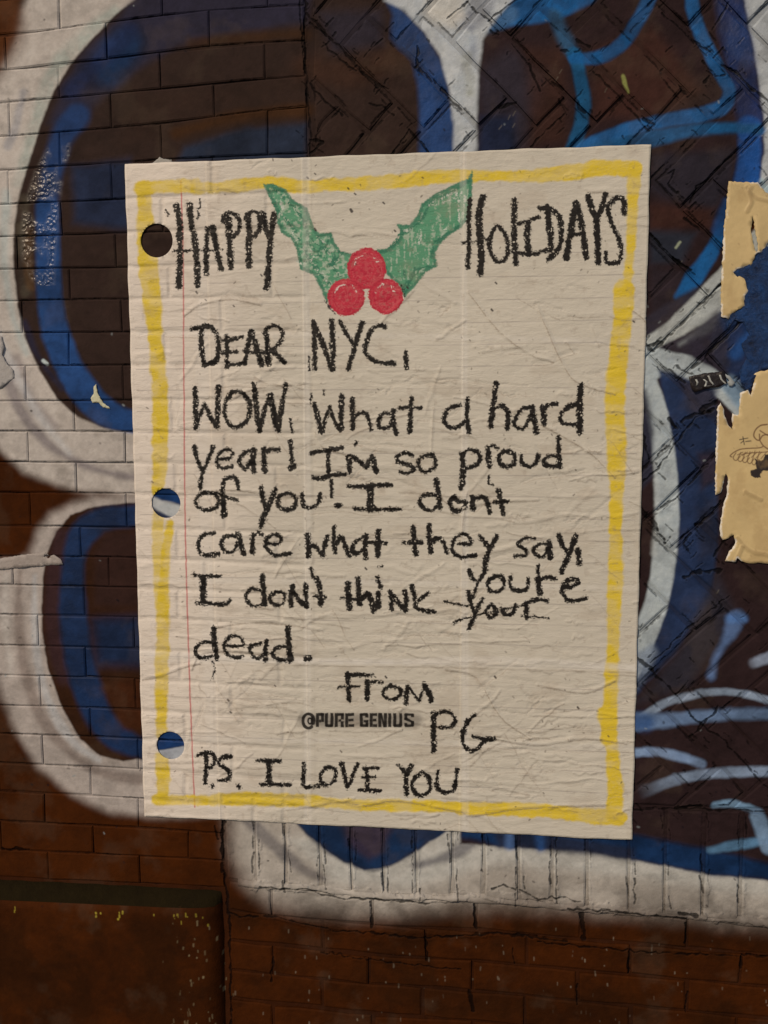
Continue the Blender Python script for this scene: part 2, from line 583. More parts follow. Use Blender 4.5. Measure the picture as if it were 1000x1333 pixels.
# navy at the far right top
W.poly([(925, -60), (958, -60), (974, 20), (987, 90), (994, 150), (995, 200), (984, 240), (968, 238), (958, 150), (950, 100), (935, 40)], C(30, 44, 80), 7, .9, mottle=.3, gloss=.6)
W.poly([(948, 20), (972, 20), (985, 80), (970, 90), (945, 60)], C(40, 58, 96), 7, .7, gloss=.7)
W.stroke([(975, 165), (976, 205), (972, 240)], [30, 30, 34], C(20, 66, 118), 4, .95, gloss=.5)
# bright blue lines
CY = C(22, 78, 120)
W.stroke([(640, 30), (668, 16), (712, 6), (760, -20)], [20, 40, 50], CY, 4, .92, mottle=.25)
W.stroke([(612, 44), (632, 34), (660, 18)], [16, 22, 30], C(70, 92, 112), 6, .6)
W.stroke([(722, 20), (735, 48), (748, 72)], [20, 22, 18], C(44, 74, 96), 6, .85)
W.stroke([(748, 70), (755, 98), (760, 130), (757, 160), (744, 198)], [20, 17, 19, 16, 20], C(26, 76, 106), 3, .92)
W.stroke([(748, 76), (778, 74), (806, 60), (826, 34), (842, 6), (852, -20)], [16, 18, 19, 18, 18, 18], CY, 3, .93)
W.stroke([(900, -20), (902, 8), (912, 42), (928, 75), (942, 102), (950, 120), (942, 138), (915, 148), (870, 156), (820, 168), (785, 182), (760, 196)],
         [18, 18, 16, 19, 16, 18, 20, 18, 18, 20, 24], CY, 3, .93, gloss=.4)
W.stroke([(760, 200), (830, 184), (890, 172), (940, 166), (990, 168)], [20, 22, 17, 15, 14], C(24, 74, 108), 4, .92)
W.stroke([(900, 178), (950, 176), (968, 186)], [4, 4, 8], C(40, 34, 38), 4, .5)
W.stroke([(944, 296), (926, 328), (904, 362), (888, 386)], [16, 20, 24, 20], CY, 3, .92)
W.stroke([(946, 262), (936, 300)], [10, 18], C(28, 60, 98), 5, .8)
# stroke at the top centre: blue then white
W.poly([(494, -20), (512, 20), (508, 48), (520, 64), (536, 78), (545, 110), (545, 215), (600, 215), (592, 150), (575, 78), (552, 42), (520, 8), (500, -30)],
       C(28, 54, 90), 5, .96, gloss=.4)
W.poly([(498, -30), (500, 0), (528, 14), (552, 40), (572, 72), (584, 112), (590, 160), (591, 240), (621, 240), (621, 160), (623, 90),
        (630, 50), (648, 22), (672, -4), (690, -40)], C(154, 148, 140), 3.5, gloss=.3)
W.stroke([(560, 16), (600, 20)], 16, C(176, 160, 142), 8, .6)
W.poly([(548, -30), (560, 30), (596, 40), (612, -30)], C(172, 158, 140), 9, .7)
W.poly([(612, -10), (655, -10), (640, 20), (615, 45), (600, 35)], C(92, 90, 94), 7, .75, mottle=.4)
W.poly([(598, 40), (622, 45), (622, 90), (604, 70)], C(120, 120, 122), 6, .6, mottle=.5)
W.stroke([(606, 75), (610, 100), (612, 120)], 12, C(120, 114, 88), 5, .5, mottle=.5)
W.poly([(600, -40), (628, -40), (640, 14), (668, 8), (690, -40)], C(50, 36, 32), 3, .0)
W.poly([(612, 8), (622, -30), (660, -30), (652, 6), (636, 14)], C(52, 38, 34), 3, .0)

W.poly([(800, 440), (860, 400), (950, 350), (975, 420), (965, 505), (900, 480), (840, 470)], C(44, 38, 42), 4, .97)
# arms on the right: lighter outline strokes
W.stroke([(1010, 300), (975, 340), (940, 378), (902, 410), (868, 434), (830, 456), (780, 480)], [44, 44, 44, 34, 22, 18, 18], C(150, 144, 132), 2.5, .97)
W.stroke([(950, 408), (920, 428), (885, 448)], [16, 14, 6], C(128, 124, 116), 6, .7)
W.poly([(820, 440), (866, 456), (900, 463), (932, 480), (952, 498), (985, 540), (962, 545), (938, 520), (900, 498), (862, 490), (820, 510)], C(148, 146, 138), 2.5)
W.stroke([(880, 500), (930, 510)], 12, C(60, 60, 72), 5, .6)
W.poly([(858, 482), (875, 484), (930, 506), (936, 560), (934, 700), (926, 780), (880, 850), (828, 905), (828, 860), (868, 790), (876, 700), (874, 600)],
       C(34, 46, 70), 4, .95, gloss=.3)
W.poly([(880, 488), (932, 508), (936, 545), (900, 540)], C(52, 46, 52), 8, .8)
W.poly([(908, 590), (936, 585), (936, 625), (912, 640)], C(46, 34, 36), 8, .8)
W.poly([(905, 660), (936, 660), (936, 720), (910, 730)], C(34, 34, 44), 9, .7)
W.poly([(880, 850), (935, 740), (960, 800), (900, 900), (820, 920)], C(42, 38, 42), 12, .9)
W.stroke([(832, 455), (842, 490), (856, 540), (865, 600), (869, 660), (866, 720), (856, 780), (838, 830), (815, 870)],
         [26, 22, 28, 30, 31, 31, 31, 32, 40], C(148, 146, 138), 2.5, .97, gloss=.25)
W.stroke([(852, 600), (856, 660), (852, 720)], [4, 8, 8], C(164, 158, 146), 3, .5)
W.poly([(826, 850), (850, 836), (858, 850), (840, 890), (826, 900)], C(112, 116, 122), 6, .8, mottle=.4)
W.poly([(828, 500), (842, 508), (852, 560), (850, 620), (824, 650)], C(44, 42, 50), 5, .9)
# blue ground between the torn flyers
W.poly([(945, 380), (980, 330), (1040, 300), (1200, 300), (1200, 500), (985, 500), (972, 512), (930, 470), (925, 440)], C(24, 42, 72), 6, .95, mottle=.25, gloss=.7)
W.poly([(890, 440), (935, 400), (950, 450), (950, 490), (900, 470)], C(44, 38, 44), 8, .8)
W.stroke([(958, 460), (975, 440), (985, 420)], 18, C(26, 66, 112), 6, .8)
W.stroke([(950, 500), (966, 520), (975, 535)], [22, 20], C(120, 138, 150), 5, .85)
W.stroke([(992, 236), (1000, 246)], 8, C(120, 140, 140), 4, .6)
# pale spray strokes lower right
PB = C(110, 122, 138)
W.stroke([(960, 806), (952, 822), (942, 838), (932, 858), (926, 880)], [22, 18, 10, 8, 12], C(84, 102, 132), 5, .85)
W.stroke([(952, 806), (968, 806)], 12, C(76, 108, 150), 5, .7)
W.stroke([(980, 864), (1000, 856), (1040, 840)], 12, C(128, 130, 138), 3, .85, fade=(970, 868, 990, 860))
W.stroke([(836, 934), (862, 918), (896, 907), (930, 901), (965, 903), (1000, 912), (1060, 930)], [12, 10, 9, 9, 9, 10], C(128, 134, 142), 2.5, .9)
W.stroke([(826, 940), (860, 938), (900, 934), (950, 930), (1010, 930), (1060, 935)], [26, 18, 15, 15, 18], C(96, 112, 134), 4, .85)
W.stroke([(820, 940), (840, 940)], 26, C(26, 58, 98), 8, .7)
W.stroke([(826, 980), (852, 979), (885, 985), (915, 995)], [12, 11, 12, 10], C(112, 126, 146), 3, .85)
W.stroke([(835, 1032), (870, 1018), (905, 1010), (950, 1006), (1000, 1005), (1060, 1010)], [16, 14, 12, 13, 14], C(118, 126, 138), 3, .9,
         fade=(826, 1030, 880, 1014))
W.stroke([(930, 1049), (950, 1047), (975, 1052), (990, 1056)], [8, 11, 9, 3], C(108, 132, 148), 2.5, .85)
# blue bands at the bottom
W.poly([(600, 1040), (690, 1060), (826, 1086), (900, 1102), (1000, 1122), (1200, 1150), (1200, 1176), (1000, 1146), (920, 1138),
        (840, 1122), (760, 1108), (650, 1102), (600, 1090)], C(22, 44, 72), 6, .95)
W.poly([(640, 1080), (760, 1092), (826, 1104), (826, 1122), (650, 1104)], C(36, 38, 50), 6, .8)
W.stroke([(662, 1070), (665, 1100)], 12, C(70, 92, 126), 5, .8)
W.stroke([(702, 1080), (704, 1104)], 14, C(44, 74, 116), 6, .8)
W.stroke([(924, 1107), (950, 1102), (976, 1098), (1000, 1092)], [6, 12, 12, 10], C(84, 116, 138), 3, .85)
W.stroke([(986, 1062), (992, 1080), (1002, 1102)], [20, 20, 22], C(112, 130, 146), 3, .85)
BOWL = [(360, 1040), (384, 1068), (398, 1084), (420, 1104), (448, 1122), (474, 1132), (500, 1130), (526, 1118), (556, 1098),
        (584, 1082), (610, 1066), (640, 1040)]
W.poly(BOWL, C(22, 40, 64), 2.0, gloss=.3)
W.poly([(440, 1060), (520, 1060), (500, 1112), (480, 1122), (450, 1100)], C(50, 38, 46), 9, .85)
W.stroke([(384, 1068), (420, 1104), (474, 1131), (510, 1126), (556, 1097)], 5, C(34, 36, 48), 3, .6)
# small things on the paint
W.stroke([(812, 98), (814, 108), (819, 120)], [5, 6, 2], C(120, 116, 60), 1.5, .85)
W.stroke([(56, 470), (60, 473)], 5, C(170, 170, 165), 1.5, .9)
W.stroke([(886, 315), (880, 322)], 3, C(130, 128, 100), 1.2, .9)
for x, y in ((661, 155), (650, 168), (933, 773), (728, 95), (668, 165), (885, 345), (787, 120), (723, 105), (668, 150)):
    W.stroke([(x, y), (x + 3, y - 5)], 1.2, C(96, 84, 68), .8, .5)
# drips of yellow paint on the plinth edge and the rough stuff under it
for _ in range(20):
    x = random.choice([random.uniform(20, 250), random.uniform(230, 280)])
    y = 1168 + x * .045 + abs(random.gauss(0, 7))
    W.stroke([(x, y), (x, y + random.uniform(0, 4))], random.uniform(.8, 2.4), C(140, 118, 40), .8, .85)
for _ in range(50):
    x, y = random.gauss(262, 22), random.uniform(1185, 1333)
    W.stroke([(x, y), (x, y + random.uniform(0, 5))], random.uniform(.8, 2.2), C(120, 100, 70), .8, random.uniform(.3, .85))
for _ in range(90):
    x, y = random.uniform(300, 1000), random.uniform(1205, 1333)
    W.stroke([(x, y), (x, y + random.uniform(0, 4))], random.uniform(.8, 2.0), C(120, 104, 84), .8, random.uniform(.2, .7))
for _ in range(260):                                          # dots of dirt and bare spots; pale ones also painted glints of gloss
    x, y = random.uniform(0, 1000), random.uniform(0, 1180)
    dk = random.random() < .7
    W.stroke([(x, y), (x + random.uniform(-2, 2), y + random.uniform(-2, 2))], random.uniform(1, 3.0),
             C(22, 20, 22) if dk else C(120, 118, 110), .9, random.uniform(.3, .8))
# weathering: blotches, fine mottling, chalky wear
m1, m2, m3 = fbm(sh, 160, 5, 51), fbm(sh, 24, 4, 52), fbm(sh, 5, 2, 53)
W.rgb *= (.85 + .30 * m1 + .14 * (m2 - .5) + .16 * (m3 - .5))[..., None]
gr = sm(.42, .68, fbm(sh, 70, 6, 57)) * .55 * sm(1120, 1200, W.py)
W.rgb = W.rgb * (1 - gr[..., None]) + C(34, 20, 10) * gr[..., None]
gr = sm(.5, .7, fbm(sh, 34, 5, 58, .6)) * .35
W.rgb = W.rgb * (1 - gr[..., None] * .45)
dirt = sm(.56, .74, fbm(sh, 60, 5, 54)) * .16
W.rgb = W.rgb * (1 - dirt[..., None]) + C(84, 66, 50) * dirt[..., None] * .8

bl = sm(1.3, 2.4, W.rgb[..., 2] / (W.rgb[..., 0] + .004))[..., None]     # the blues are dull, not pure
lum_ = W.rgb.mean(-1, keepdims=True)
W.rgb = W.rgb * (1 - bl) + (W.rgb * .86 + lum_ * .03) * bl * (.72 + .36 * sm(.3, .7, fbm(sh, 46, 4, 59)))[..., None]
# joints: distance maps from the brick outlines
jt = np.zeros(sh, np.float32)
for poly, gap, kind in BR:
    pp = [proj(x, z) for x, z in poly]
    if max(p[0] for p in pp) < -120 or min(p[0] for p in pp) > 1120 or max(p[1] for p in pp) < -120 or min(p[1] for p in pp) > 1450:
        continue
    if kind == 'herring':                                     # the brick arrises are cracked and gritty
        sq = shrink(poly, .0052)
        qq = [proj(x, z) for x, z in sq]
        b = W.box(qq, 12)
        if b is None:
            continue
        d = np.abs(W.dline(b, qq + [qq[0]], 0) + (W.grain[b] - .5) * 2.4)
        pres = sm(.54, .64, fbm(d.shape, 30, 3, random.randint(0, 9999)))
        a = (1 - sm(.4, 2.0, d)) * pres
        W.rgb[b] = W.rgb[b] * (1 - a[..., None] * .6)
        W.hgt[b] -= a * .9
    b = W.box(pp, 8)
    if b is None:
        continue
    d = W.dline(b, pp + [pp[0]], 0)
    jt[b] = np.maximum(jt[b], 1 - sm(0, 5.0, d))

FISS = [
    ([(402, 30), (425, 45), (440, 58), (452, 70), (475, 95), (490, 110), (506, 116)], 4),
    ([(398, 18), (412, 28), (424, 46)], 4), ([(420, 55), (438, 72), (455, 86), (464, 92)], 3.5),
    ([(402, 108), (420, 128), (446, 150)], 3), ([(404, 180), (420, 186), (402, 200)], 4),
    ([(398, 0), (396, 60), (400, 120), (404, 170), (403, 206)], 4), ([(390, 0), (394, 50), (396, 90)], 2.5),
    ([(545, 86), (562, 106)], 4), ([(574, 116), (586, 128), (602, 144)], 4.5), ([(545, 60), (542, 86)], 3),
    ([(500, 50), (484, 64), (474, 76)], 2), ([(508, 202), (520, 188), (533, 170)], 3), ([(532, 168), (546, 184), (560, 200)], 3),
    ([(482, 136), (498, 138), (512, 150)], 2.5), ([(616, 10), (640, 28)], 4), ([(636, 28), (656, 12), (682, -6)], 3),
    ([(583, 24), (592, 14), (608, 2)], 3), ([(668, 56), (690, 86), (704, 118)], 4), ([(652, 138), (672, 134)], 9),
    ([(638, 40), (650, 45)], 5), ([(690, 192), (715, 166), (736, 148)], 3), ([(727, 130), (738, 150)], 3), ([(718, 105), (734, 116)], 3),
    ([(752, 52), (768, 60)], 6), ([(732, 64), (738, 66)], 5), ([(752, 134), (762, 146)], 4), ([(772, 92), (808, 128), (846, 170)], 3),
    ([(838, 155), (852, 160)], 6), ([(862, 102), (884, 126)], 3), ([(886, 110), (894, 122)], 4), ([(862, 16), (890, 40), (904, 56)], 3),
    ([(904, 54), (926, 66)], 3.5), ([(916, 80), (932, 98), (944, 97)], 4), ([(942, 84), (960, 94), (980, 116), (1004, 134)], 5),
    ([(928, 38), (948, 4)], 2.5), ([(918, 108), (924, 98)], 6), ([(942, 62), (930, 74)], 3), ([(846, 306), (862, 322), (884, 340), (900, 352)], 4),
    ([(878, 338), (896, 350)], 6), ([(866, 226), (878, 222), (872, 240), (882, 252)], 5), ([(882, 250), (890, 258)], 3),
    ([(900, 262), (908, 242), (922, 232)], 4), ([(898, 272), (906, 264)], 4), ([(893, 284), (912, 300)], 3), ([(930, 222), (954, 202)], 3),
    ([(830, 634), (857, 610), (874, 584), (905, 544), (925, 536)], 3.5), ([(857, 594), (884, 564)], 2), ([(872, 546), (880, 556)], 6),
    ([(886, 548), (906, 540), (930, 532)], 6), ([(912, 536), (932, 524)], 7), ([(856, 665), (880, 648), (923, 604)], 2.6),
    ([(906, 684), (924, 672), (938, 652)], 3), ([(828, 652), (850, 676), (866, 708)], 3), ([(836, 666), (856, 690)], 4),
    ([(838, 445), (852, 458)], 6), ([(850, 460), (870, 438), (892, 418), (906, 400), (940, 370)], 3.2), ([(844, 452), (862, 446)], 6),
    ([(902, 480), (936, 448), (964, 420), (990, 396)], 4.5), ([(984, 398), (1004, 380)], 11), ([(872, 482), (892, 498)], 4),
    ([(882, 478), (902, 488)], 4), ([(820, 850), (842, 866), (850, 872)], 6), ([(846, 872), (872, 896), (905, 936), (940, 962), (968, 992), (1004, 1030)], 3.4),
    ([(848, 862), (866, 848), (886, 828), (904, 812)], 3), ([(904, 812), (930, 790), (950, 776)], 2), ([(898, 888), (880, 905)], 2),
    ([(936, 920), (910, 950), (900, 960)], 3), ([(900, 720), (890, 708), (900, 694)], 3), ([(886, 700), (900, 690)], 3),
    ([(890, 752), (910, 745), (940, 742)], 7), ([(946, 700), (930, 724)], 4), ([(830, 548), (846, 600), (826, 620)], 5),
    ([(700, 1048), (760, 1050), (822, 1054), (880, 1053), (912, 1054), (1000, 1058)], 2.6), ([(880, 1052), (912, 1050)], 6),
    ([(291, 1070), (290, 1100), (289, 1135)], 6), ([(291, 1135), (296, 1170), (299, 1200), (300, 1260), (301, 1345)], 4),
    ([(299, 1188), (312, 1194), (336, 1194)], 3), ([(280, 1075), (284, 1092)], 3),
    ([(340, 1153), (365, 1158), (400, 1158), (440, 1170), (490, 1170), (560, 1176)], 3), ([(640, 1158), (655, 1150), (672, 1158)], 3),
    ([(675, 1160), (700, 1172), (730, 1168), (756, 1174)], 3), ([(740, 1182), (840, 1190), (893, 1196)], 3), ([(884, 1190), (906, 1192)], 7),
    ([(342, 1192), (400, 1204), (440, 1212), (478, 1214), (540, 1220), (650, 1216), (740, 1226)], 3.4),
    ([(483, 1176), (484, 1206)], 4.5), ([(618, 1178), (621, 1210)], 5), ([(757, 1190), (760, 1222)], 9), ([(894, 1202), (892, 1228)], 4),
    ([(668, 1234), (670, 1256)], 3), ([(820, 1240), (818, 1270)], 4), ([(966, 1246), (965, 1262)], 4), ([(356, 1246), (353, 1278)], 3),
    ([(554, 1222), (556, 1250)], 4), ([(752, 1282), (752, 1308)], 3), ([(612, 1290), (616, 1316)], 6), ([(895, 1292), (893, 1318)], 3),
    ([(2, 1105), (38, 1106)], 4), ([(700, 1226), (840, 1240), (1000, 1246)], 2.4), ([(420, 1240), (480, 1250), (600, 1262)], 1.8),
]
for x in cr[:-1]:                                             # the two cracks beside every soldier brick
    for dx in (-4, 5):
        y = 1055 + (x - 300) * .01
        while y < 1150 + (x - 300) * .05:
            L = random.uniform(12, 38)
            if random.random() < .5:
                W.crack([(x + dx + random.uniform(-1, 1), y), (x + dx + random.uniform(-1, 3), y + L)], random.uniform(.8, 3.2), .8, .85, 1.2, brk=0)
            y += L + random.uniform(2, 10)
for pts, w in FISS:
    W.crack(pts, w, 1.0, .92, 1.5, brk=.0 if w < 6 else .2)
chips = [(p[0] + random.gauss(0, 7), p[1] + random.gauss(0, 7)) for pts, w in FISS for p in pts for _ in range(1) if p[0] > 395 and p[1] < 1150]
for n_ in range(90 + len(chips)):                             # short stray chips of the herringbone arrises
    x, y = chips[n_ - 90] if n_ >= 90 else (random.uniform(600, 1000), random.uniform(0, 1050))
    sgn = random.choice((-1, 1))
    L = random.uniform(3, 11)
    W.crack([(x, y), (x + L, y + sgn * L)], random.uniform(1, 2.6), .7, .8, 1.4, brk=0)
for k in range(len(LINES)):                                   # bed joints: hairline of missing paint, broken here and there
    x = -40
    lim = 395 if k < 24 else 288
    lx, ly = [p[0] for p in LINES[k]], [p[1] for p in LINES[k]]
    while x < lim:
        L = random.uniform(14, 60)
        x2 = min(x + L, lim)
        if random.random() < .55:
            W.crack([(x, float(np.interp(x, lx, ly))), (x2, float(np.interp(x2, lx, ly)))], random.uniform(.8, 2.0), .5, .55, .8, brk=0)
        x = x2 + random.uniform(0, 16)
def ridge(pts, w, amp, seed):
    pts = curve(pts, 6)
    b = W.box(pts, w * 2 + 4)
    d = W.dline(b, pts, w) + (fbm(W.px[b].shape, 12, 3, seed) - .5) * w * 1.6
    W.hgt[b] += (1 - sm(-2.5, 1.5, d)) * amp * sm(.30, .5, fbm(W.px[b].shape, 34, 3, seed + 1) + .06)


ridge([(320, 1152), (400, 1156), (470, 1163), (560, 1170), (640, 1166), (760, 1180), (890, 1190), (1010, 1202)], 9, 1.3, 501)
ridge([(330, 1192), (420, 1206), (520, 1214), (640, 1218)], 6, .8, 503)
ridge([(300, 1040), (298, 1150), (300, 1333)], 6, .6, 505)
ridge([(700, 1222), (840, 1236), (1000, 1244)], 5, .7, 507)
for i_, x in enumerate(cr[:-1]):
    ridge([(x, 1058 + (x - 300) * .01), (x + 1, 1100 + (x - 300) * .03), (x + 2, 1146 + (x - 300) * .05)], 7, .7, 520 + i_ * 2)
# stipple of the thick glossy paint, fine grit and trowel relief
st = vnoise(sh, 4.6, 4.0, 61) * .7 + vnoise(sh, 2.4, 2.4, 62) * .3
W.hgt += (st - .5) * (.10 + 3.2 * sm(.55, .95, W.msk)) * .5
W.hgt += (fbm(sh, 26, 3, 63) - .5) * .6
W.hgt -= sm(.60, .74, fbm(sh, 9, 3, 64)) * .07
rightside = sm(395, 420, W.px) * (1 - sm(1040, 1060, W.py))
W.hgt += rightside * (fbm(sh, 11, 4, 65) - .5) * .7
low = sm(1150, 1190, W.py) * sm(300, 320, W.px)
W.hgt += low * (fbm(sh, 16, 4, 66) - .5) * 1.1
W.hgt += (fbm(sh, 7, 3, 67) - .5) * .16
W_COL = W.image('wall_paint', W.rgb, True)
W_DAT = W.image('wall_relief', np.stack([np.clip(W.hgt * .2 + .6, 0, 1), W.msk, jt], -1), False)


# ------------------------------------------------------------------ materials
def new_mat(name):
    m = bpy.data.materials.new(name)
    m.use_nodes = True
    nt = m.node_tree
    return m, nt, nt.nodes, nt.nodes['Principled BSDF']


def sheet_coords(nt, cv):
    """texture coordinates laid on the wall: (X, Z) of the world position, scaled to the canvas"""
    g = nt.nodes.new('ShaderNodeNewGeometry')
    sx_ = nt.nodes.new('ShaderNodeSeparateXYZ')
    nt.links.new(g.outputs['Position'], sx_.inputs[0])
    co = nt.nodes.new('ShaderNodeCombineXYZ')
    for i, (src, o, l) in enumerate((('X', cv.x0, cv.x1 - cv.x0), ('Z', cv.z0 + ZC, cv.z1 - cv.z0))):
        m = nt.nodes.new('ShaderNodeMapRange')
        m.clamp = False
        m.inputs[1].default_value = o
        m.inputs[2].default_value = o + l
        nt.links.new(sx_.outputs[src], m.inputs[0])
        nt.links.new(m.outputs[0], co.inputs[i])
    return co.outputs[0], g.outputs['Position']


def tex(nt, im, vec, ext='EXTEND'):
    t = nt.nodes.new('ShaderNodeTexImage')
    t.image = im
    t.extension = ext
    t.interpolation = 'Cubic' if im.name.endswith('relief') else 'Linear'
    nt.links.new(vec, t.inputs[0])
    return t


def noise(nt, vec, scale, detail=4, rough=.6):
    n = nt.nodes.new('ShaderNodeTexNoise')
    n.inputs['Scale'].default_value = scale
    n.inputs['Detail'].default_value = detail
    n.inputs['Roughness'].default_value = rough
    nt.links.new(vec, n.inputs['Vector'])
    return n.outputs[0]


def mathn(nt, op, a, b=None, c=None):
    m = nt.nodes.new('ShaderNodeMath')
    m.operation = op
    for i, v in enumerate((a, b, c)):
        if v is None:
            continue
        if isinstance(v, (int, float)):
            m.inputs[i].default_value = v
        else:
            nt.links.new(v, m.inputs[i])
    return m.outputs[0]


def mixc(nt, f, a, b, mode='MIX'):
    m = nt.nodes.new('ShaderNodeMix')
    m.data_type = 'RGBA'
    m.blend_type = mode
    for i, v in ((0, f), (6, a), (7, b)):
        if isinstance(v, (int, float)):
            m.inputs[i].default_value = v
        elif isinstance(v, (tuple, list)):
            m.inputs[i].default_value = v
        else:
            nt.links.new(v, m.inputs[i])
    return m.outputs[2]


def bump(nt, h, dist, strength=1.0, normal=None):
    b = nt.nodes.new('ShaderNodeBump')
    b.inputs['Strength'].default_value = strength
    b.inputs['Distance'].default_value = dist
    nt.links.new(h, b.inputs['Height'])
    if normal is not None:
        nt.links.new(normal, b.inputs['Normal'])
    return b.outputs[0]


def col4(c):
    return (float(c[0]), float(c[1]), float(c[2]), 1.0)


def wall_material(name, mortar=0.0):
    m, nt, N, P = new_mat(name)
    vec, pos = sheet_coords(nt, W)
    c = tex(nt, W_COL, vec)
    d = tex(nt, W_DAT, vec)
    sp = nt.nodes.new('ShaderNodeSeparateColor')
    nt.links.new(d.outputs[0], sp.inputs[0])
    n1 = noise(nt, pos, 260, 3)
    n2 = noise(nt, pos, 38, 5)
    colr = mixc(nt, .35, c.outputs[0], n2, 'OVERLAY')
    if mortar:
        f = mathn(nt, 'MULTIPLY_ADD', n2, .5, mortar - .25)
        colr = mixc(nt, f, colr, col4(C(30, 22, 20)))
    nt.links.new(colr, P.inputs['Base Color'])
    r = mathn(nt, 'MULTIPLY_ADD', sp.outputs[1], -.55, .78)
    r = mathn(nt, 'MULTIPLY_ADD', n2, .14, r)
    nt.links.new(r, P.inputs['Roughness'])
    nt.links.new(mathn(nt, 'MULTIPLY_ADD', sp.outputs[1], .36, .05), P.inputs['Specular IOR Level'])
    b1 = bump(nt, sp.outputs[0], .012, .8)
    b2 = bump(nt, n1, .0009, .55, b1)
    nt.links.new(b2, P.inputs['Normal'])
    return m


M_BRICK = wall_material('painted_brick')
M_MORTAR = wall_material('painted_mortar', .24)

# ------------------------------------------------------------------ geometry helpers
COL = scene.collection


def link_mesh(name, verts, faces, mat, parent=None, smooth=False):
    me = bpy.data.meshes.new(name)
    me.from_pydata([tuple(v) for v in verts], [], faces)
    me.materials.append(mat)
    if smooth:
        me.polygons.foreach_set('use_smooth', [True] * len(me.polygons))
    me.update()
    o = bpy.data.objects.new(name, me)
    COL.objects.link(o)
    if parent:
        o.parent = parent
    return o


def tag(o, label=None, cat=None, group=None, kind=None):
    for k, v in (('label', label), ('category', cat), ('group', group), ('kind', kind)):
        if v:
            o[k] = v
    return o


def brick_geom(poly, gap, front, tilt, jitter):
    sq = shrink(poly, gap)
    n = len(sq)
    per = sum(math.dist(sq[i], sq[(i + 1) % n]) for i in range(n))
    ring = []
    for i in range(n):
        p, q = sq[i], sq[(i + 1) % n]
        k = max(1, round(math.dist(p, q) / per * 10))
        for t in range(k):
            f = t / k
            a = jitter * (.6 if t else 1.0)
            ring.append((p[0] + (q[0] - p[0]) * f + random.uniform(-a, a), p[1] + (q[1] - p[1]) * f + random.uniform(-a, a)))
    cx, cz = sum(p[0] for p in ring) / len(ring), sum(p[1] for p in ring) / len(ring)
    bev = min(.0026 + gap * .25, .004)
    inner = shrink(ring, bev)
    A = sum(ring[i][0] * ring[(i + 1) % len(ring)][1] - ring[(i + 1) % len(ring)][0] * ring[i][1] for i in range(len(ring)))
    if A < 0:
        ring = ring[::-1]
    m = len(ring)

    def yy(p, dy):
        return -min(front + dy + tilt[0] * (p[0] - cx) + tilt[1] * (p[1] - cz), .0072)
    V = [(p[0], .012, p[1] + ZC) for p in ring]
    V += [(p[0], yy(p, -.0016), p[1] + ZC) for p in ring]
    V += [(p[0], yy(p, random.uniform(-.0003, .0003)), p[1] + ZC) for p in inner]
    Fc = []
    for r in (0, 1):
        for i in range(m):
            j = (i + 1) % m
            Fc.append((r * m + i, r * m + j, (r + 1) * m + j, (r + 1) * m + i))
    V.append((cx, -(front + .0002), cz + ZC))
    for i in range(m):
        Fc.append((2 * m + i, 2 * m + (i + 1) % m, 3 * m))
    return V, Fc


wall = bpy.data.objects.new('brick_wall', None)
COL.objects.link(wall)
wall.location = (0, 0, 0)
tag(wall, 'old painted brick wall with white and blue graffiti outlines, behind the big letter poster', 'wall')
SV, SF = [], []
vis = []
for poly, gap, kind in BR:
    pp = [proj(x, z) for x, z in poly]
    cx, cy = sum(p[0] for p in pp) / len(pp), sum(p[1] for p in pp) / len(pp)
    inside = (max(p[0] for p in pp) > 0 and min(p[0] for p in pp) < 1000 and max(p[1] for p in pp) > 0 and min(p[1] for p in pp) < 1333)
    hidden = all(200 < p[0] < 815 and 225 < p[1] < 1050 for p in pp)
    vis.append((0 if inside and not hidden else 1, poly, gap, kind))
nb = 0
for out, poly, gap, kind in sorted(vis, key=lambda v: v[0]):
    if kind == 'herring':
        fr, ti, ji = random.uniform(.0042, .0066), (random.uniform(-.025, .025), random.uniform(-.025, .025)), .0030
    elif gap > .0015:
        fr, ti, ji = random.uniform(.0048, .0070), (random.uniform(-.014, .014), random.uniform(-.03, .03)), .0024
    else:
        gap *= random.uniform(.6, 1.35)
        fr, ti, ji = random.uniform(.0050, .0062), (random.uniform(-.006, .006), random.uniform(-.018, .018)), .0011
    if sum(p[1] for p in poly) / len(poly) < -.845 and sum(p[0] for p in poly) / len(poly) < -.33:
        continue
    V, Fc = brick_geom(poly, gap, fr, ti, ji)
    if out == 0 and nb < 296:
        link_mesh('brick', V, Fc, M_BRICK, wall)
        nb += 1
    else:
        o = len(SV)
        SV += V
        SF += [tuple(i + o for i in f) for f in Fc]
rest = link_mesh('outlying_bricks', SV, SF, M_BRICK, wall)
rest['kind'] = 'stuff'
print('bricks as parts', nb)

# mortar bed: one relief sheet the bricks stand in
nx, nz = 300, 250
xs = np.linspace(-1.75, 1.75, nx)
zs = np.linspace(-ZC, 1.35, nz)
nz1 = fbm((nz, nx), 5, 3, 77)
V = []
for j in range(nz):
    for i in range(nx):
        y = -.0022 - (nz1[j, i] - .5) * .0044
        V.append((xs[i], y, zs[j] + ZC))
Fc = [(j * nx + i, j * nx + i + 1, (j + 1) * nx + i + 1, (j + 1) * nx + i) for j in range(nz - 1) for i in range(nx - 1)]
link_mesh('mortar_bed', V, Fc, M_MORTAR, wall, True)
link_mesh('wall_core', [(x, y, z) for y in (.008, .30) for x, z in ((-1.75, 0), (1.75, 0), (1.75, 2.79), (-1.75, 2.79))],
          [(4, 5, 6, 7), (0, 1, 5, 4), (1, 2, 6, 5), (2, 3, 7, 6), (3, 0, 4, 7)], M_MORTAR, wall)

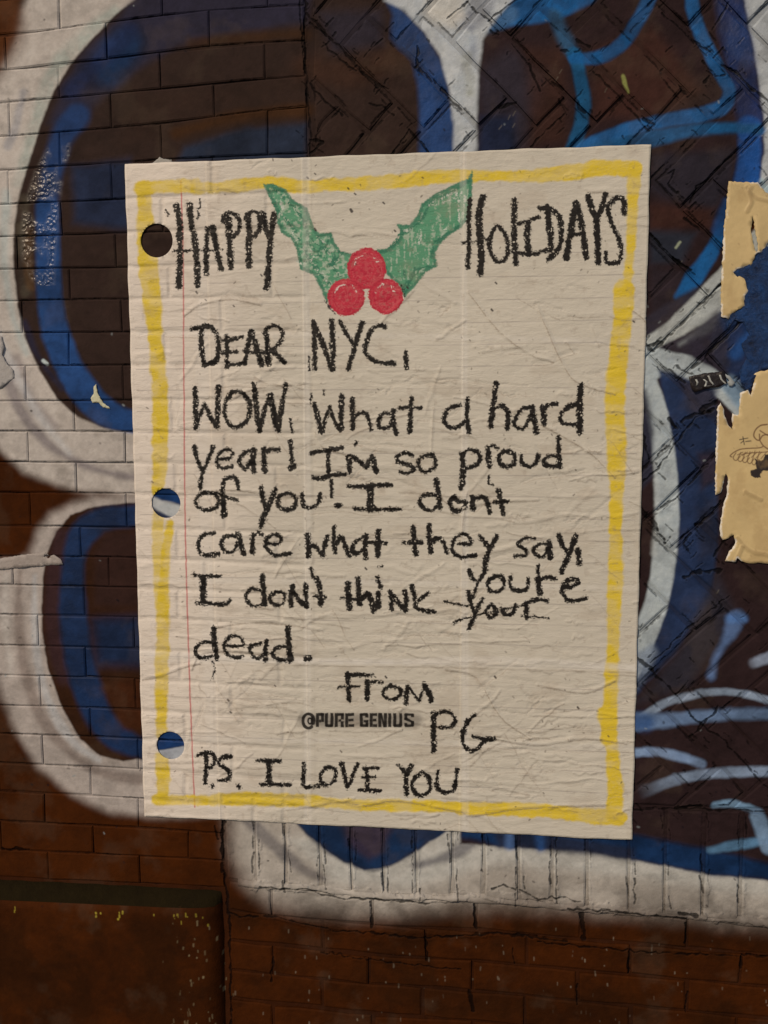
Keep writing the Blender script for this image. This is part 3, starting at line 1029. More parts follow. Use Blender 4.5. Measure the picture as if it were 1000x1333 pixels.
# lip of squeezed-out mortar under the upright bricks, thick with paint
lr_ = random.Random(41)
LIP = curve([(310, 1150), (340, 1153), (418, 1158), (480, 1166), (560, 1169), (620, 1171), (690, 1177), (755, 1184), (830, 1189), (891, 1194), (1000, 1204), (1120, 1216)], 14)
V, Fc = [], []
ln = vnoise((1, len(LIP) + 4), 3.0, 2, 93)[0]
ln2 = vnoise((1, len(LIP) + 4), 7.0, 2, 94)[0]
for i, (x, y) in enumerate(LIP):
    X_, Z_ = un(x, y)
    hgt_ = .0045 + .0075 * ln[i]
    out_ = .0080 + .0070 * max(0, ln2[i] - .2)
    for dz_, yy_ in ((hgt_, -.0030), (hgt_ * .55, -out_ * .85), (0, -out_), (-hgt_ * .55, -out_ * .80), (-hgt_ * .9, -.0030)):
        V.append((X_, yy_ + lr_.uniform(-.0004, .0004), Z_ + dz_ + lr_.uniform(-.0007, .0007) + ZC))
for i in range(len(LIP) - 1):
    for k in range(4):
        a = i * 5 + k
        Fc.append((a, a + 1, a + 6, a + 5))
link_mesh('mortar_lip', V, Fc, M_BRICK, wall, True)

# ------------------------------------------------------------------ stone plinth at lower left
m, nt, N, P = new_mat('painted_stone')
vec, pos = sheet_coords(nt, W)
c = tex(nt, W_COL, vec)
n1, n2, n3 = noise(nt, pos, 7, 6), noise(nt, pos, 60, 6, .7), noise(nt, pos, 300, 2)
cc = mixc(nt, .5, c.outputs[0], n1, 'OVERLAY')
cc = mixc(nt, .35, cc, n2, 'OVERLAY')
nt.links.new(cc, P.inputs['Base Color'])
P.inputs['Roughness'].default_value = .8
P.inputs['Specular IOR Level'].default_value = .08
h = mathn(nt, 'ADD', mathn(nt, 'MULTIPLY', n1, .5), mathn(nt, 'MULTIPLY', n2, .4))
nt.links.new(bump(nt, n3, .0008, .5, bump(nt, h, .006, .7)), P.inputs['Normal'])
M_STONE = m
m, nt, N, P = new_mat('mossy_ledge')
g = nt.nodes.new('ShaderNodeNewGeometry')
n1 = noise(nt, g.outputs['Position'], 40, 6, .7)
nt.links.new(mixc(nt, n1, (.007, .005, .003, 1), (.022, .016, .006, 1)), P.inputs['Base Color'])
P.inputs['Roughness'].default_value = .95
P.inputs['Specular IOR Level'].default_value = .05
nt.links.new(bump(nt, n1, .006, .8), P.inputs['Normal'])
M_LEDGE = m
pl = bpy.data.objects.new('stone_plinth', None)
COL.objects.link(pl)
tag(pl, 'smooth dark red painted stone block under the bricks at lower left, with grimy ledge', 'plinth')
NX = 60
x_l, x_r = -1.75, un(284, 1250)[0]
V, Fc = [], []
prof = []
for i in range(NX + 1):
    t = i / NX
    x = x_l + (x_r - x_l) * t
    pxx = proj(x, -.9)[0]
    ztop = un(max(pxx, -200), 1145 + .050 * pxx)[1] if pxx > -400 else un(-200, 1135)[1]
    zl = un(max(pxx, -200), 1170 + .045 * pxx, .03)[1] if pxx > -400 else un(-200, 1161, .03)[1]
    dx = (x_r - x) / .04
    f = 1 - .35 * math.exp(-dx * 1.5)
    prof.append((x, ztop, zl, f))
rows = 26
n_r = random.Random(5)
for (x, zt, zl, f) in prof:
    for k in range(rows + 1):
        z = zl + (-ZC - zl) * (k / rows) ** 1.3
        y = -.034 * f - (.003 if k else -.002) + n_r.uniform(-.0006, .0006)
        V.append((x + n_r.uniform(-.001, .001), y, z + ZC + (n_r.uniform(-.0014, .0014) if k == 0 else 0)))
for i in range(NX):
    for k in range(rows):
        a = i * (rows + 1) + k
        Fc.append((a, a + 1, a + rows + 2, a + rows + 1))
e0 = len(V)
for k in range(rows + 1):                                     # right-hand return of the block
    v = V[NX * (rows + 1) + k]
    V.append((v[0] + .012, -.003, v[2]))
for k in range(rows):
    a = NX * (rows + 1) + k
    Fc.append((a, a + 1, e0 + k + 1, e0 + k))
link_mesh('block', V, Fc, M_STONE, pl, True)
V, Fc = [], []
for (x, zt, zl, f) in prof + [(x_r + .010, prof[-1][1], prof[-1][2], .2)]:
    V += [(x, .004, zt + ZC + n_r.uniform(-.001, .001)), (x, -.010 * f, zt + ZC - .004 + n_r.uniform(-.001, .001)),
          (x, -.026 * f, (zt * .35 + zl * .65) + ZC), (x, -.034 * f + .0008, zl + ZC - .0012)]
for i in range(len(prof)):
    for k in range(3):
        a = i * 4 + k
        Fc.append((a, a + 1, a + 5, a + 4))
link_mesh('ledge', V, Fc, M_LEDGE, pl, True)

# ------------------------------------------------------------------ the poster artwork
PC = Canvas(-.525, .525, -.69, .69, .0006, warp=1.0, seed=21)
psh = (PC.h, PC.w)
pm1, pm2 = fbm(psh, 420, 4, 71), fbm(psh, 60, 4, 72)
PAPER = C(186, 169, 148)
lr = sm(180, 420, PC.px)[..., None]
PC.rgb[:] = C(194, 171, 148) * (1 - lr) + C(175, 157, 134) * lr  # pinker left; darker right puts light falloff into the paper colour
PC.rgb *= (.93 + .14 * pm1 + .05 * (pm2 - .5))[..., None]
# printed rule lines of the notebook page
dz0 = un(700, 494)[1]
for k in range(-13, 9):
    z = dz0 - .0417 * k - .0417 * 0
for k in range(-14, 10):
    zc = dz0 + .0417 * (k - 2)
    if zc > un(500, 400)[1] + .17 or zc < -.61:
        continue
for k in range(0, 28):
    zc = un(700, 330)[1] - .0417 * k
    if zc < -.625:
        break
    d = np.abs(PC.Z - zc - 0.0008 * np.sin(PC.X * 9 + k))
    a = (1 - sm(.0004, .0016, d)) * (.17 + .30 * sm(.4, .6, vnoise(psh, 90, 30, 200 + k)))
    a = a * (np.abs(PC.X) < .49)
    PC.rgb = PC.rgb * (1 - a[..., None]) + C(128, 112, 100) * a[..., None]
PC.stroke([(236, 236), (239, 330), (240, 500), (242, 700), (248, 900), (254, 1050)], 1.7, C(168, 82, 76), .8, .9)
# yellow crayon border
YE = C(190, 154, 40)


def crayon(pts, w, col, press=.62, soft=1.0, thr=.20, smooth=True):
    if smooth and len(pts) > 2:
        pts = curve(pts, 5)
    mw_ = max(w) if hasattr(w, '__len__') else w
    b = PC.box(pts, mw_ / 2 + 5)
    if b is None:
        return
    w = [x * 1.10 + .3 for x in w] if hasattr(w, '__len__') else w * 1.10 + .3
    d = PC.dline(b, pts, w) + (PC.grain[b] - .5) * 4.6 + (PC.blot[b] - .5) * 3
    a = 1 - sm(-soft, soft, d)
    g = PC.coarse[b] + (PC.blot[b] - .5) * .22
    core = sm(1 - press - .07, 1 - press + .04, g * .7 + PC.grain[b] * .3)
    a = a * core
    PC.lay(b, a, col)
    PC.hgt[b] += a * .05


def marker(pts, w, col, a=.92):
    pts = curve(pts, 6)
    b = PC.box(pts, (max(w) if hasattr(w, '__len__') else w) / 2 + 12)
    d = PC.dline(b, pts, w) + (PC.blot[b] - .5) * 6
    al = (1 - sm(-2.2, 2.2, d)) * a * (.82 + .26 * sm(.3, .65, vnoise(d.shape, 60, 30, random.randint(0, 999)))) * (.86 + .22 * PC.grain[b])
    PC.lay(b, np.clip(al, 0, 1), col)


marker([(184, 246), (215, 243), (255, 242)], 18, YE)
marker([(255, 246), (300, 243), (350, 238), (390, 243), (430, 241), (470, 240)], [15, 16, 18, 15, 17], YE)
marker([(470, 239), (520, 236), (560, 231), (620, 229), (680, 230), (730, 226), (780, 220), (826, 220)], [18, 19, 18, 14, 18, 22, 20], YE)
marker([(188, 246), (190, 300), (194, 350), (200, 400), (203, 440)], [16, 22, 26, 24, 16], YE)
marker([(200, 430), (207, 480), (209, 540), (209, 600), (206, 640)], [14, 20, 22, 20, 16], YE)
marker([(207, 640), (206, 700), (207, 750), (210, 790)], [12, 14, 14, 14], YE, .75)
marker([(222, 680), (216, 730), (213, 790), (212, 850), (211, 900), (211, 955)], [10, 12, 16, 18, 16, 14], YE)
marker([(211, 985), (213, 1012), (214, 1036)], [16, 18, 16], YE)
marker([(826, 220), (824, 260), (822, 310), (818, 350), (816, 380)], [18, 14, 11, 12, 14], YE)
marker([(812, 376), (810, 420), (806, 460), (804, 494)], [26, 25, 24, 24], YE)
marker([(804, 470), (800, 520), (802, 570), (803, 620), (801, 680)], [24, 26, 26, 22, 16], YE)
marker([(800, 660), (802, 720), (800, 770), (798, 830), (796, 880), (794, 930), (792, 960)], [13, 18, 20, 16, 18, 20, 22], YE)
marker([(790, 930), (796, 970), (800, 1020), (800, 1060)], [24, 16, 20, 22], YE)
marker([(206, 1040), (250, 1041), (300, 1041)], [16, 12, 14], YE)
marker([(280, 1040), (340, 1040), (400, 1042), (450, 1046), (520, 1048), (600, 1050)], [16, 18, 16, 14, 16, 14], YE)
marker([(600, 1052), (660, 1053), (720, 1056), (780, 1062), (805, 1064)], [17, 18, 18, 20, 22], YE)
# holly: two leaves and three berries in crayon
GR, GRD = C(76, 124, 92), C(50, 96, 70)
LEAF1 = [(344, 241), (355, 240), (372, 248), (380, 260), (400, 272), (404, 286), (410, 300), (416, 305), (431, 304), (435, 316),
         (444, 328), (458, 332), (466, 340), (452, 372), (440, 384), (430, 382), (426, 394), (420, 378), (410, 358), (392, 350),
         (387, 324), (380, 310), (368, 304), (362, 290), (360, 272), (352, 256)]
LEAF2 = [(615, 224), (614, 240), (614, 260), (612, 280), (600, 296), (584, 306), (572, 318), (566, 330), (569, 346), (554, 354),
         (540, 372), (528, 386), (520, 372), (502, 354), (496, 340), (492, 326), (508, 324), (520, 312), (523, 302), (518, 293), (534, 294),
         (544, 282), (550, 266), (566, 254), (584, 245), (600, 238), (610, 234)]


def leaf(P_, hatch, press):
    b = PC.box(P_, 6)
    d = PC.dpoly(b, P_) + (PC.grain[b] - .5) * 3
    ins = 1 - sm(-1, 1, d)
    base_a = ins * (.42 + .30 * PC.blot[b])
    PC.lay(b, base_a, C(98, 136, 104))
    g = hatch(b)
    a = ins * sm(1 - press - .12, 1 - press + .10, g)
    PC.lay(b, a * .9, C(66, 118, 82))
    e = (1 - sm(1.2, 3.4, np.abs(d + 1.2))) * sm(.15, .5, PC.grain[b] + .1)
    PC.lay(b, e * .85, GRD)


leaf(LEAF1, lambda b: vnoise(PC.px[b].shape, 9, 9, 301) * .5 + PC.coarse[b] * .5, .54)
leaf(LEAF2, lambda b: vnoise(PC.px[b].shape, 6, 26, 302) * .5 + PC.coarse[b] * .5, .62)
for pts in ([(352, 256), (366, 280), (384, 300), (398, 330), (412, 352), (430, 370)], [(356, 244), (374, 262), (394, 284), (404, 310), (420, 322), (440, 340)],
            [(412, 306), (420, 318), (414, 330), (424, 336)], [(430, 308), (424, 324), (436, 334), (428, 348)], [(396, 340), (412, 346), (420, 360)],
            [(446, 330), (434, 346), (444, 360)], [(400, 316), (410, 326), (402, 336), (414, 342)]):
    crayon(pts, 3.0, GRD, .55)
for pts in ([(610, 236), (588, 250), (562, 264), (550, 284), (536, 298), (522, 304)], [(606, 288), (586, 302), (566, 316), (562, 336)],
            [(566, 346), (546, 350), (534, 366), (528, 380)], [(526, 352), (530, 372)], [(490, 327), (502, 327), (514, 316), (524, 302)],
            [(540, 350), (534, 362), (526, 374)]):
    crayon(pts, 3.4, GRD, .6)
for pts in ([(566, 262), (582, 256), (594, 250), (592, 258), (576, 264)], [(600, 252), (597, 268), (598, 288)], [(606, 256), (603, 280)],
            [(560, 268), (572, 266)], [(528, 300), (536, 300)], [(548, 300), (546, 316)], [(574, 308), (582, 298)], [(552, 338), (558, 344)],
            [(366, 262), (368, 272), (364, 282)], [(404, 324), (408, 334), (404, 340)], [(418, 312), (424, 316)], [(414, 352), (422, 358), (426, 366)],
            [(428, 330), (434, 326)], [(376, 296), (386, 312)], [(386, 338), (394, 344)]):
    crayon(pts, 2.2, C(170, 164, 142), .5)
RD = C(166, 36, 48)
for cx_, cy_, rx_, ry_ in ((477.5, 350, 25, 27), (451, 387, 24, 24), (502.5, 386, 22, 23)):
    ring = [(cx_ + rx_ * math.cos(t), cy_ + ry_ * math.sin(t)) for t in np.linspace(0, 2 * math.pi, 30)[:-1]]
    b = PC.box(ring, 6)
    d = PC.dpoly(b, ring) + (PC.grain[b] - .5) * 2.6
    ins = 1 - sm(-1, 1, d)
    PC.lay(b, ins * .93, RD)
    PC.lay(b, ins * sm(.50, .62, PC.coarse[b]) * .5, C(186, 84, 82))
    for q_, (fr_, wd_) in enumerate(((.88, 5), (.66, 4.2), (.44, 4.4), (.2, 5))):
        ph = q_ * 1.3 + cx_
        arcp = [(cx_ + rx_ * fr_ * math.cos(t) + math.sin(t * 5 + q_) * .8, cy_ + ry_ * fr_ * math.sin(t)) for t in np.linspace(ph, ph + 5.6, 16)]
        crayon(arcp, wd_, C(160, 30, 46) if q_ % 2 else C(168, 38, 50), .55)
    crayon([(cx_ - rx_ * .62, cy_ - ry_ * .2), (cx_ - rx_ * .45, cy_ - ry_ * .52), (cx_ - rx_ * .1, cy_ - ry_ * .68)], 1.8, C(206, 170, 150), .5)
    crayon([(cx_ + rx_ * .30, cy_ - ry_ * .60), (cx_ + rx_ * .55, cy_ - ry_ * .30)], 1.8, C(206, 170, 150), .5)
    edge = (1 - sm(.0, 2.2, np.abs(d + 1.0)))
    PC.lay(b, edge * .55, C(146, 24, 40))
crayon([(424, 392), (430, 402), (437, 408)], 1.6, C(40, 28, 30), .5)
crayon([(523, 372), (527, 388)], 2.0, C(36, 34, 30), .5)

# the letters, traced as strokes: (origin x, origin y, scale, [(points, width) ...])
K = np.array([.0085, .0070, .0065], np.float32)
TXT = [
    (160, 200, .2, [([(350, 340), (370, 450), (375, 620), (372, 780), (370, 870)], 7), ([(335, 636), (420, 632), (505, 628)], 3.2),
                    ([(440, 335), (450, 450), (470, 560), (485, 680), (490, 860)], 7.5), ([(502, 300), (508, 345), (492, 370), (498, 410), (485, 430)], 2),
                    ([(285, 372), (300, 400)], 2),
                    ([(555, 490), (550, 560), (545, 680), (545, 780)], 6.5), ([(585, 480), (600, 560), (620, 650), (645, 750)], 7), ([(545, 632), (645, 622)], 3),
                    ([(688, 430), (695, 560), (705, 740)], 7.5), ([(650, 440), (670, 400), (710, 388), (745, 405), (762, 450), (755, 500), (730, 535), (700, 540)], 5.5),
                    ([(818, 400), (822, 500), (822, 735)], 7.5), ([(800, 425), (830, 385), (870, 385), (895, 430), (890, 490), (860, 535), (840, 540)], 5.5)]),
    (340, 200, .2, [([(15, 390), (30, 470), (60, 570)], 6), ([(85, 400), (75, 480), (60, 600), (50, 740), (35, 870)], 7)]),
    (600, 200, .24, [([(50, 255), (42, 370), (45, 500), (38, 615)], 6), ([(120, 235), (100, 320), (105, 450), (110, 560), (105, 650)], 8), ([(10, 485), (80, 478), (150, 465)], 3),
                     ([(195, 390), (165, 440), (155, 510), (180, 570), (210, 590), (240, 575), (255, 520), (245, 450), (220, 410), (195, 390)], 5),
                     ([(292, 255), (288, 400), (298, 595)], 6.5), ([(310, 385), (420, 345)], 4.5), ([(365, 385), (360, 470), (368, 550)], 7.5),
                     ([(280, 535), (380, 548), (460, 525)], 5), ([(430, 298), (480, 298), (530, 340), (545, 400), (540, 480), (520, 530), (475, 575)], 6),
                     ([(470, 310), (480, 400), (492, 520)], 7.5), ([(625, 270), (600, 400), (570, 570)], 7.5), ([(625, 270), (655, 390), (680, 565)], 7),
                     ([(600, 440), (655, 440)], 4), ([(690, 235), (710, 300), (735, 360), (740, 460), (745, 590)], 8), ([(785, 220), (765, 290), (740, 350)], 6),
                     ([(885, 320), (880, 250), (840, 245), (800, 290), (810, 360), (850, 450), (870, 510), (860, 580), (830, 592), (790, 590), (785, 540)], 5.5)]),
    (240, 400, .16, [([(65, 180), (130, 165), (200, 155), (250, 195), (280, 270), (280, 370), (250, 440), (160, 475)], 6), ([(140, 180), (145, 320), (160, 470)], 6.5),
                     ([(300, 270), (380, 265), (470, 240)], 4.5), ([(345, 240), (350, 350), (350, 480)], 6), ([(310, 375), (430, 360)], 4.5), ([(350, 475), (500, 455)], 4.5),
                     ([(545, 200), (525, 320), (500, 455)], 5.5), ([(550, 205), (590, 320), (630, 465)], 6.5), ([(500, 360), (650, 370)], 4.5),
                     ([(670, 230), (680, 350), (690, 465)], 6.5), ([(650, 210), (690, 165), (750, 150), (800, 200), (800, 250), (760, 310), (710, 350)], 5.2),
                     ([(710, 350), (760, 390), (815, 455)], 6),
                     ([(90, 660), (95, 780), (100, 980)], 6.5), ([(100, 970), (160, 800)], 5), ([(165, 790), (260, 975)], 5.5), ([(280, 645), (275, 800), (270, 975)], 6.5),
                     ([(400, 685), (350, 750), (330, 830), (340, 900), (380, 965), (440, 970), (510, 930), (540, 830), (520, 750), (460, 690), (400, 685)], 5.5),
                     ([(568, 625), (580, 750), (600, 900), (615, 1000)], 6.5), ([(615, 1000), (650, 850), (700, 720)], 5.5), ([(700, 720), (730, 860), (765, 1000)], 7.5),
                     ([(830, 625), (800, 780), (765, 1000)], 6), ([(865, 910), (868, 950), (880, 1010)], 4)]),
    (240, 560, .2, [([(693, 75), (702, 200)], 5), ([(690, 245), (715, 235)], 6),
                    ([(70, 105), (85, 180), (115, 255)], 5.5), ([(190, 110), (150, 210), (115, 300), (105, 380)], 5.5),
                    ([(225, 185), (290, 185), (320, 150), (290, 125), (240, 140), (215, 195), (240, 245), (310, 240)], 4.5),
                    ([(450, 125), (390, 150), (360, 210), (400, 250), (440, 200)], 5), ([(455, 125), (450, 200), (455, 265)], 7),
                    ([(520, 125), (525, 265)], 7.5), ([(520, 130), (620, 125)], 5),
                    ([(130, 405), (85, 440), (85, 490), (140, 520), (210, 500), (225, 450), (190, 410), (130, 405)], 5),
                    ([(355, 380), (340, 320), (300, 305), (260, 330), (250, 400), (258, 500), (262, 555)], [5, 5, 6, 8]), ([(215, 405), (270, 430), (345, 455)], 4),
                    ([(503, 375), (515, 450), (540, 520)], 5.5), ([(595, 385), (560, 470), (520, 560), (500, 625)], 6),
                    ([(680, 410), (620, 430), (615, 490), (670, 520), (720, 490), (720, 430), (680, 410)], 5.2), ([(770, 415), (775, 480), (820, 505), (870, 480), (885, 415)], 5.2),
                    ([(958, 330), (962, 430)], 5),
                    ([(195, 668), (130, 680), (95, 740), (110, 800), (160, 812), (225, 805)], 5.2),
                    ([(330, 690), (270, 690), (245, 740), (270, 790), (320, 790), (350, 730)], 4.8), ([(350, 670), (365, 730), (385, 800)], 6.2),
                    ([(450, 680), (445, 795)], 6.5), ([(450, 690), (480, 665), (510, 680)], 4.8),
                    ([(540, 735), (600, 740), (635, 710), (600, 680), (550, 695), (530, 750), (570, 800), (620, 812), (690, 800)], 4.8)]),
    (380, 400, .2, [([(143, 100), (148, 250), (155, 400)], 6.2), ([(150, 120), (200, 230), (260, 405)], 6.2), ([(262, 90), (268, 250), (270, 405)], 6.8),
                    ([(315, 95), (350, 160), (405, 240)], 5.2), ([(460, 105), (420, 220), (370, 400)], 6.2),
                    ([(605, 125), (570, 120), (520, 150), (490, 220), (480, 290), (520, 340), (590, 362), (670, 368)], 5.5), ([(742, 295), (748, 390)], 5.5),
                    ([(110, 320), (115, 410)], 1.8), ([(128, 560), (122, 630)], 2), ([(212, 540), (210, 570)], 2),
                    ([(148, 630), (170, 710), (195, 810)], 6), ([(195, 810), (245, 650)], 4.2), ([(245, 650), (275, 730), (315, 800)], 4.8), ([(328, 575), (322, 690), (325, 800)], 6),
                    ([(395, 600), (398, 700), (398, 790)], 5.8), ([(398, 740), (440, 690), (490, 700), (515, 795)], 5),
                    ([(650, 700), (600, 690), (565, 740), (580, 785), (640, 775), (660, 700)], 4.8), ([(665, 670), (660, 740), (680, 820)], 6),
                    ([(780, 590), (775, 700), (770, 810)], 5.8), ([(705, 655), (840, 655)], 4.2)]),
    (560, 460, .22, [([(180, 305), (110, 330), (80, 390), (110, 435), (160, 440), (210, 400)], 5), ([(222, 270), (218, 360), (228, 465)], 5.8),
                     ([(390, 180), (375, 290), (360, 430)], 6.2), ([(375, 330), (430, 310), (460, 360), (455, 440)], 6),
                     ([(590, 320), (540, 330), (500, 400), (515, 440), (560, 435), (600, 360)], 4.8), ([(605, 320), (615, 400), (630, 465)], 7),
                     ([(665, 320), (675, 415)], 6.8), ([(665, 340), (700, 305), (750, 300)], 4.4),
                     ([(880, 300), (810, 320), (770, 380), (790, 415), (880, 420)], 5.5), ([(890, 185), (885, 300), (885, 465)], 7),
                     ([(190, 590), (195, 680), (185, 800)], 6.8), ([(190, 590), (240, 570), (285, 590), (290, 640), (250, 675), (210, 680)], 5.2),
                     ([(345, 560), (348, 670)], 6), ([(345, 570), (370, 545), (400, 565)], 4), ([(440, 580), (405, 610), (420, 655), (460, 670), (500, 640), (490, 590), (440, 580)], 5),
                     ([(540, 600), (545, 650), (590, 670), (630, 640), (640, 600)], 5), ([(760, 610), (700, 610), (675, 640), (700, 665), (770, 670)], 5.2),
                     ([(758, 500), (760, 600), (765, 670)], 6), ([(350, 720), (345, 770), (370, 775)], 3.4)]),
    (400, 570, .16, [([(35, 125), (150, 100), (290, 80)], 5), ([(180, 95), (172, 200), (178, 310)], 5.2), ([(55, 320), (120, 325), (220, 300), (310, 295)], 5.5),
                     ([(405, 30), (390, 60)], 4), ([(340, 155), (350, 270)], 7), ([(375, 155), (480, 240)], 4.8), ([(480, 240), (530, 150)], 4.8), ([(530, 150), (560, 275)], 6.5),
                     ([(850, 140), (800, 120), (740, 150), (740, 190), (830, 220), (870, 255), (820, 285), (760, 275)], 4.8),
                     ([(952, 140), (905, 190), (925, 255), (975, 275), (1030, 245), (1045, 190), (1015, 145), (952, 140)], 5),
                     ([(240, 545), (262, 550)], 6.5),
                     ([(335, 390), (420, 400), (560, 385), (680, 385)], 5.5), ([(515, 400), (515, 480), (510, 580)], 8.5), ([(390, 575), (510, 580), (760, 580)], 5),
                     ([(5, 790), (15, 955)], 6.5), ([(20, 880), (70, 880), (125, 960)], 5.5), ([(170, 800), (140, 880), (125, 960)], 5),
                     ([(222, 720), (215, 800), (230, 930)], 5.5), ([(240, 860), (270, 810), (300, 850), (340, 950)], 6.5),
                     ([(480, 800), (400, 840), (365, 900), (400, 945), (460, 900)], 5), ([(478, 795), (470, 880), (475, 970)], 6),
                     ([(580, 755), (575, 860), (575, 955)], 6.5), ([(500, 850), (640, 855)], 4.5)]),
    (520, 620, .16, [([(300, 30), (320, 150), (330, 260)], 6.5), ([(300, 150), (210, 150), (165, 200), (200, 260), (270, 275), (310, 240)], 5),
                     ([(450, 165), (410, 210), (430, 270), (480, 285), (530, 250), (535, 210), (480, 200), (450, 165)], 5),
                     ([(590, 170), (600, 265)], 6), ([(600, 190), (690, 170), (720, 220), (735, 295)], 6), ([(805, 110), (825, 200), (845, 295)], 6), ([(775, 205), (885, 205)], 5),
                     ([(112, 420), (122, 520), (135, 635)], 6.3), ([(40, 540), (180, 540)], 4.8), ([(240, 395), (245, 500), (255, 610)], 6.3), ([(260, 530), (310, 500), (360, 540), (385, 620)], 6),
                     ([(485, 545), (580, 545), (560, 490), (510, 470), (450, 510), (430, 580), (460, 640), (530, 655), (620, 645)], 4.8),
                     ([(655, 485), (725, 565)], 5.2), ([(790, 490), (730, 600), (690, 730)], 6.2)]),
    (600, 670, .18, [([(530, 170), (460, 170), (410, 215), (460, 250), (475, 290), (390, 298)], 4.5), ([(620, 210), (560, 215), (525, 260), (560, 300), (610, 290), (635, 220)], 4.8),
                     ([(635, 200), (645, 310)], 6.5), ([(708, 150), (735, 220), (775, 280)], 6), ([(830, 155), (790, 260), (730, 410)], 7), ([(848, 250), (856, 350)], 6),
                     ([(60, 405), (90, 460), (120, 480)], 5), ([(175, 405), (130, 480), (90, 590)], 5.3), ([(250, 440), (200, 480), (205, 540), (260, 555), (310, 520), (300, 450), (250, 440)], 5),
                     ([(360, 450), (360, 520), (420, 550), (480, 530), (485, 460)], 5), ([(558, 370), (558, 415)], 5), ([(560, 460), (572, 565)], 7.5), ([(560, 480), (620, 450), (680, 460)], 4.5),
                     ([(740, 525), (800, 520), (850, 490), (820, 465), (760, 480), (730, 540), (770, 610), (840, 620), (900, 600)], 5.3),
                     ([(55, 560), (75, 640), (100, 700)], 6.3), ([(155, 610), (110, 700), (60, 820)], 6), ([(220, 650), (180, 690), (210, 740), (260, 700), (220, 650)], 5),
                     ([(290, 680), (320, 720), (370, 710), (400, 650)], 5), ([(470, 640), (475, 740)], 6.8), ([(470, 640), (540, 610), (620, 620)], 5),
                     ([(-125, 628), (-60, 638), (0, 650), (60, 662)], 3.0), ([(-48, 778), (0, 758), (60, 740), (200, 705), (420, 660), (560, 615)], 3.0), ([(440, 728), (540, 738), (630, 742)], 2.8)]),
    (240, 730, .2, [([(60, 85), (110, 98), (235, 98)], 5), ([(130, 105), (125, 190), (125, 270)], 7.8), ([(80, 272), (180, 278), (270, 280), (298, 255)], 4.3),
                    ([(510, 100), (515, 190), (525, 280)], 6.3), ([(500, 190), (440, 180), (400, 230), (430, 280), (480, 292), (525, 270)], 4.8),
                    ([(600, 200), (560, 230), (575, 275), (630, 285), (655, 240), (640, 205), (600, 200)], 4.6), ([(705, 160), (695, 230), (695, 290)], 5.3),
                    ([(700, 190), (750, 250), (795, 295)], 6.3), ([(790, 160), (798, 295)], 6), ([(825, 50), (838, 100)], 4.6), ([(865, 110), (890, 200), (890, 285)], 6.3), ([(850, 230), (915, 235)], 4.6),
                    ([(195, 435), (200, 530), (215, 635)], 6.8), ([(190, 530), (120, 530), (75, 580), (110, 630), (200, 615)], 4.8),
                    ([(260, 550), (385, 550), (370, 500), (320, 488), (265, 530), (270, 590), (320, 625), (385, 620)], 4.5),
                    ([(500, 535), (440, 550), (430, 590), (475, 635), (520, 600), (535, 540)], 4.8), ([(535, 525), (530, 640)], 6),
                    ([(675, 435), (680, 530), (695, 645)], 6.8), ([(670, 560), (610, 560), (575, 600), (610, 640), (690, 640)], 5), ([(793, 636), (802, 632), (812, 633)], 8), ([(185, 650), (200, 690), (185, 765)], 2)]),
    (420, 720, .18, [([(185, 220), (185, 300), (198, 395)], 7.5), ([(135, 322), (260, 335)], 3.5), ([(258, 180), (265, 280), (270, 365)], 6.8), ([(270, 340), (330, 290), (355, 350), (370, 410)], 7),
                     ([(402, 290), (405, 390)], 7), ([(398, 175), (420, 245)], 5), ([(490, 280), (500, 340), (500, 405)], 5.8), ([(495, 290), (550, 360), (600, 415)], 6.6),
                     ([(595, 275), (605, 330), (600, 415)], 5.8), ([(648, 240), (668, 325)], 5.8), ([(765, 290), (720, 320), (670, 365)], 4.8), ([(675, 365), (685, 400), (815, 425)], 4.8), ([(400, 96), (428, 94)], 2.4)]),
    (380, 860, .28, [([(260, 60), (262, 120), (265, 180)], 6.3), ([(255, 65), (370, 65)], 4.8), ([(215, 122), (315, 118)], 3.3), ([(352, 95), (352, 175)], 6.3), ([(350, 115), (380, 98), (420, 100)], 4.4),
                     ([(465, 115), (430, 130), (430, 165), (470, 178), (500, 160), (505, 130), (465, 115)], 4.8), ([(540, 120), (530, 190)], 6.8), ([(545, 125), (590, 180)], 4.4), ([(590, 180), (620, 115)], 4.4),
                     ([(620, 110), (650, 185)], 6.8), ([(660, 245), (658, 330), (660, 415)], 6.8), ([(660, 250), (720, 235), (760, 270), (740, 305), (690, 310)], 5),
                     ([(850, 250), (810, 290), (795, 370), (820, 415), (860, 410), (900, 365)], 5.4), ([(845, 352), (890, 362), (940, 362)], 5)]),
    (240, 950, .38, [([(75, 85), (75, 130), (72, 180)], 5.3), ([(50, 85), (80, 75), (105, 90), (100, 120), (80, 130)], 4.8), ([(160, 90), (130, 95), (120, 115), (150, 135), (155, 165), (120, 172)], 4.8),
                     ([(96, 190), (98, 194)], 4.5), ([(186, 191), (190, 194)], 5), ([(250, 105), (330, 105)], 4.8), ([(290, 110), (290, 175)], 6.5), ([(265, 185), (360, 187)], 4.8),
                     ([(412, 115), (412, 190), (460, 190)], 5), ([(490, 125), (470, 150), (470, 175), (490, 188), (515, 170), (518, 135), (490, 125)], 4.5), ([(540, 115), (560, 195)], 5.3), ([(595, 115), (562, 195)], 4.5),
                     ([(615, 130), (665, 130)], 4), ([(625, 130), (628, 200)], 4.8), ([(610, 160), (655, 160)], 3.8), ([(600, 205), (670, 208)], 4.4), ([(735, 120), (760, 150)], 5.2),
                     ([(778, 120), (762, 155), (762, 220)], 5.8), ([(815, 145), (785, 170), (785, 205), (810, 222), (840, 205), (840, 165), (815, 145)], 4.8),
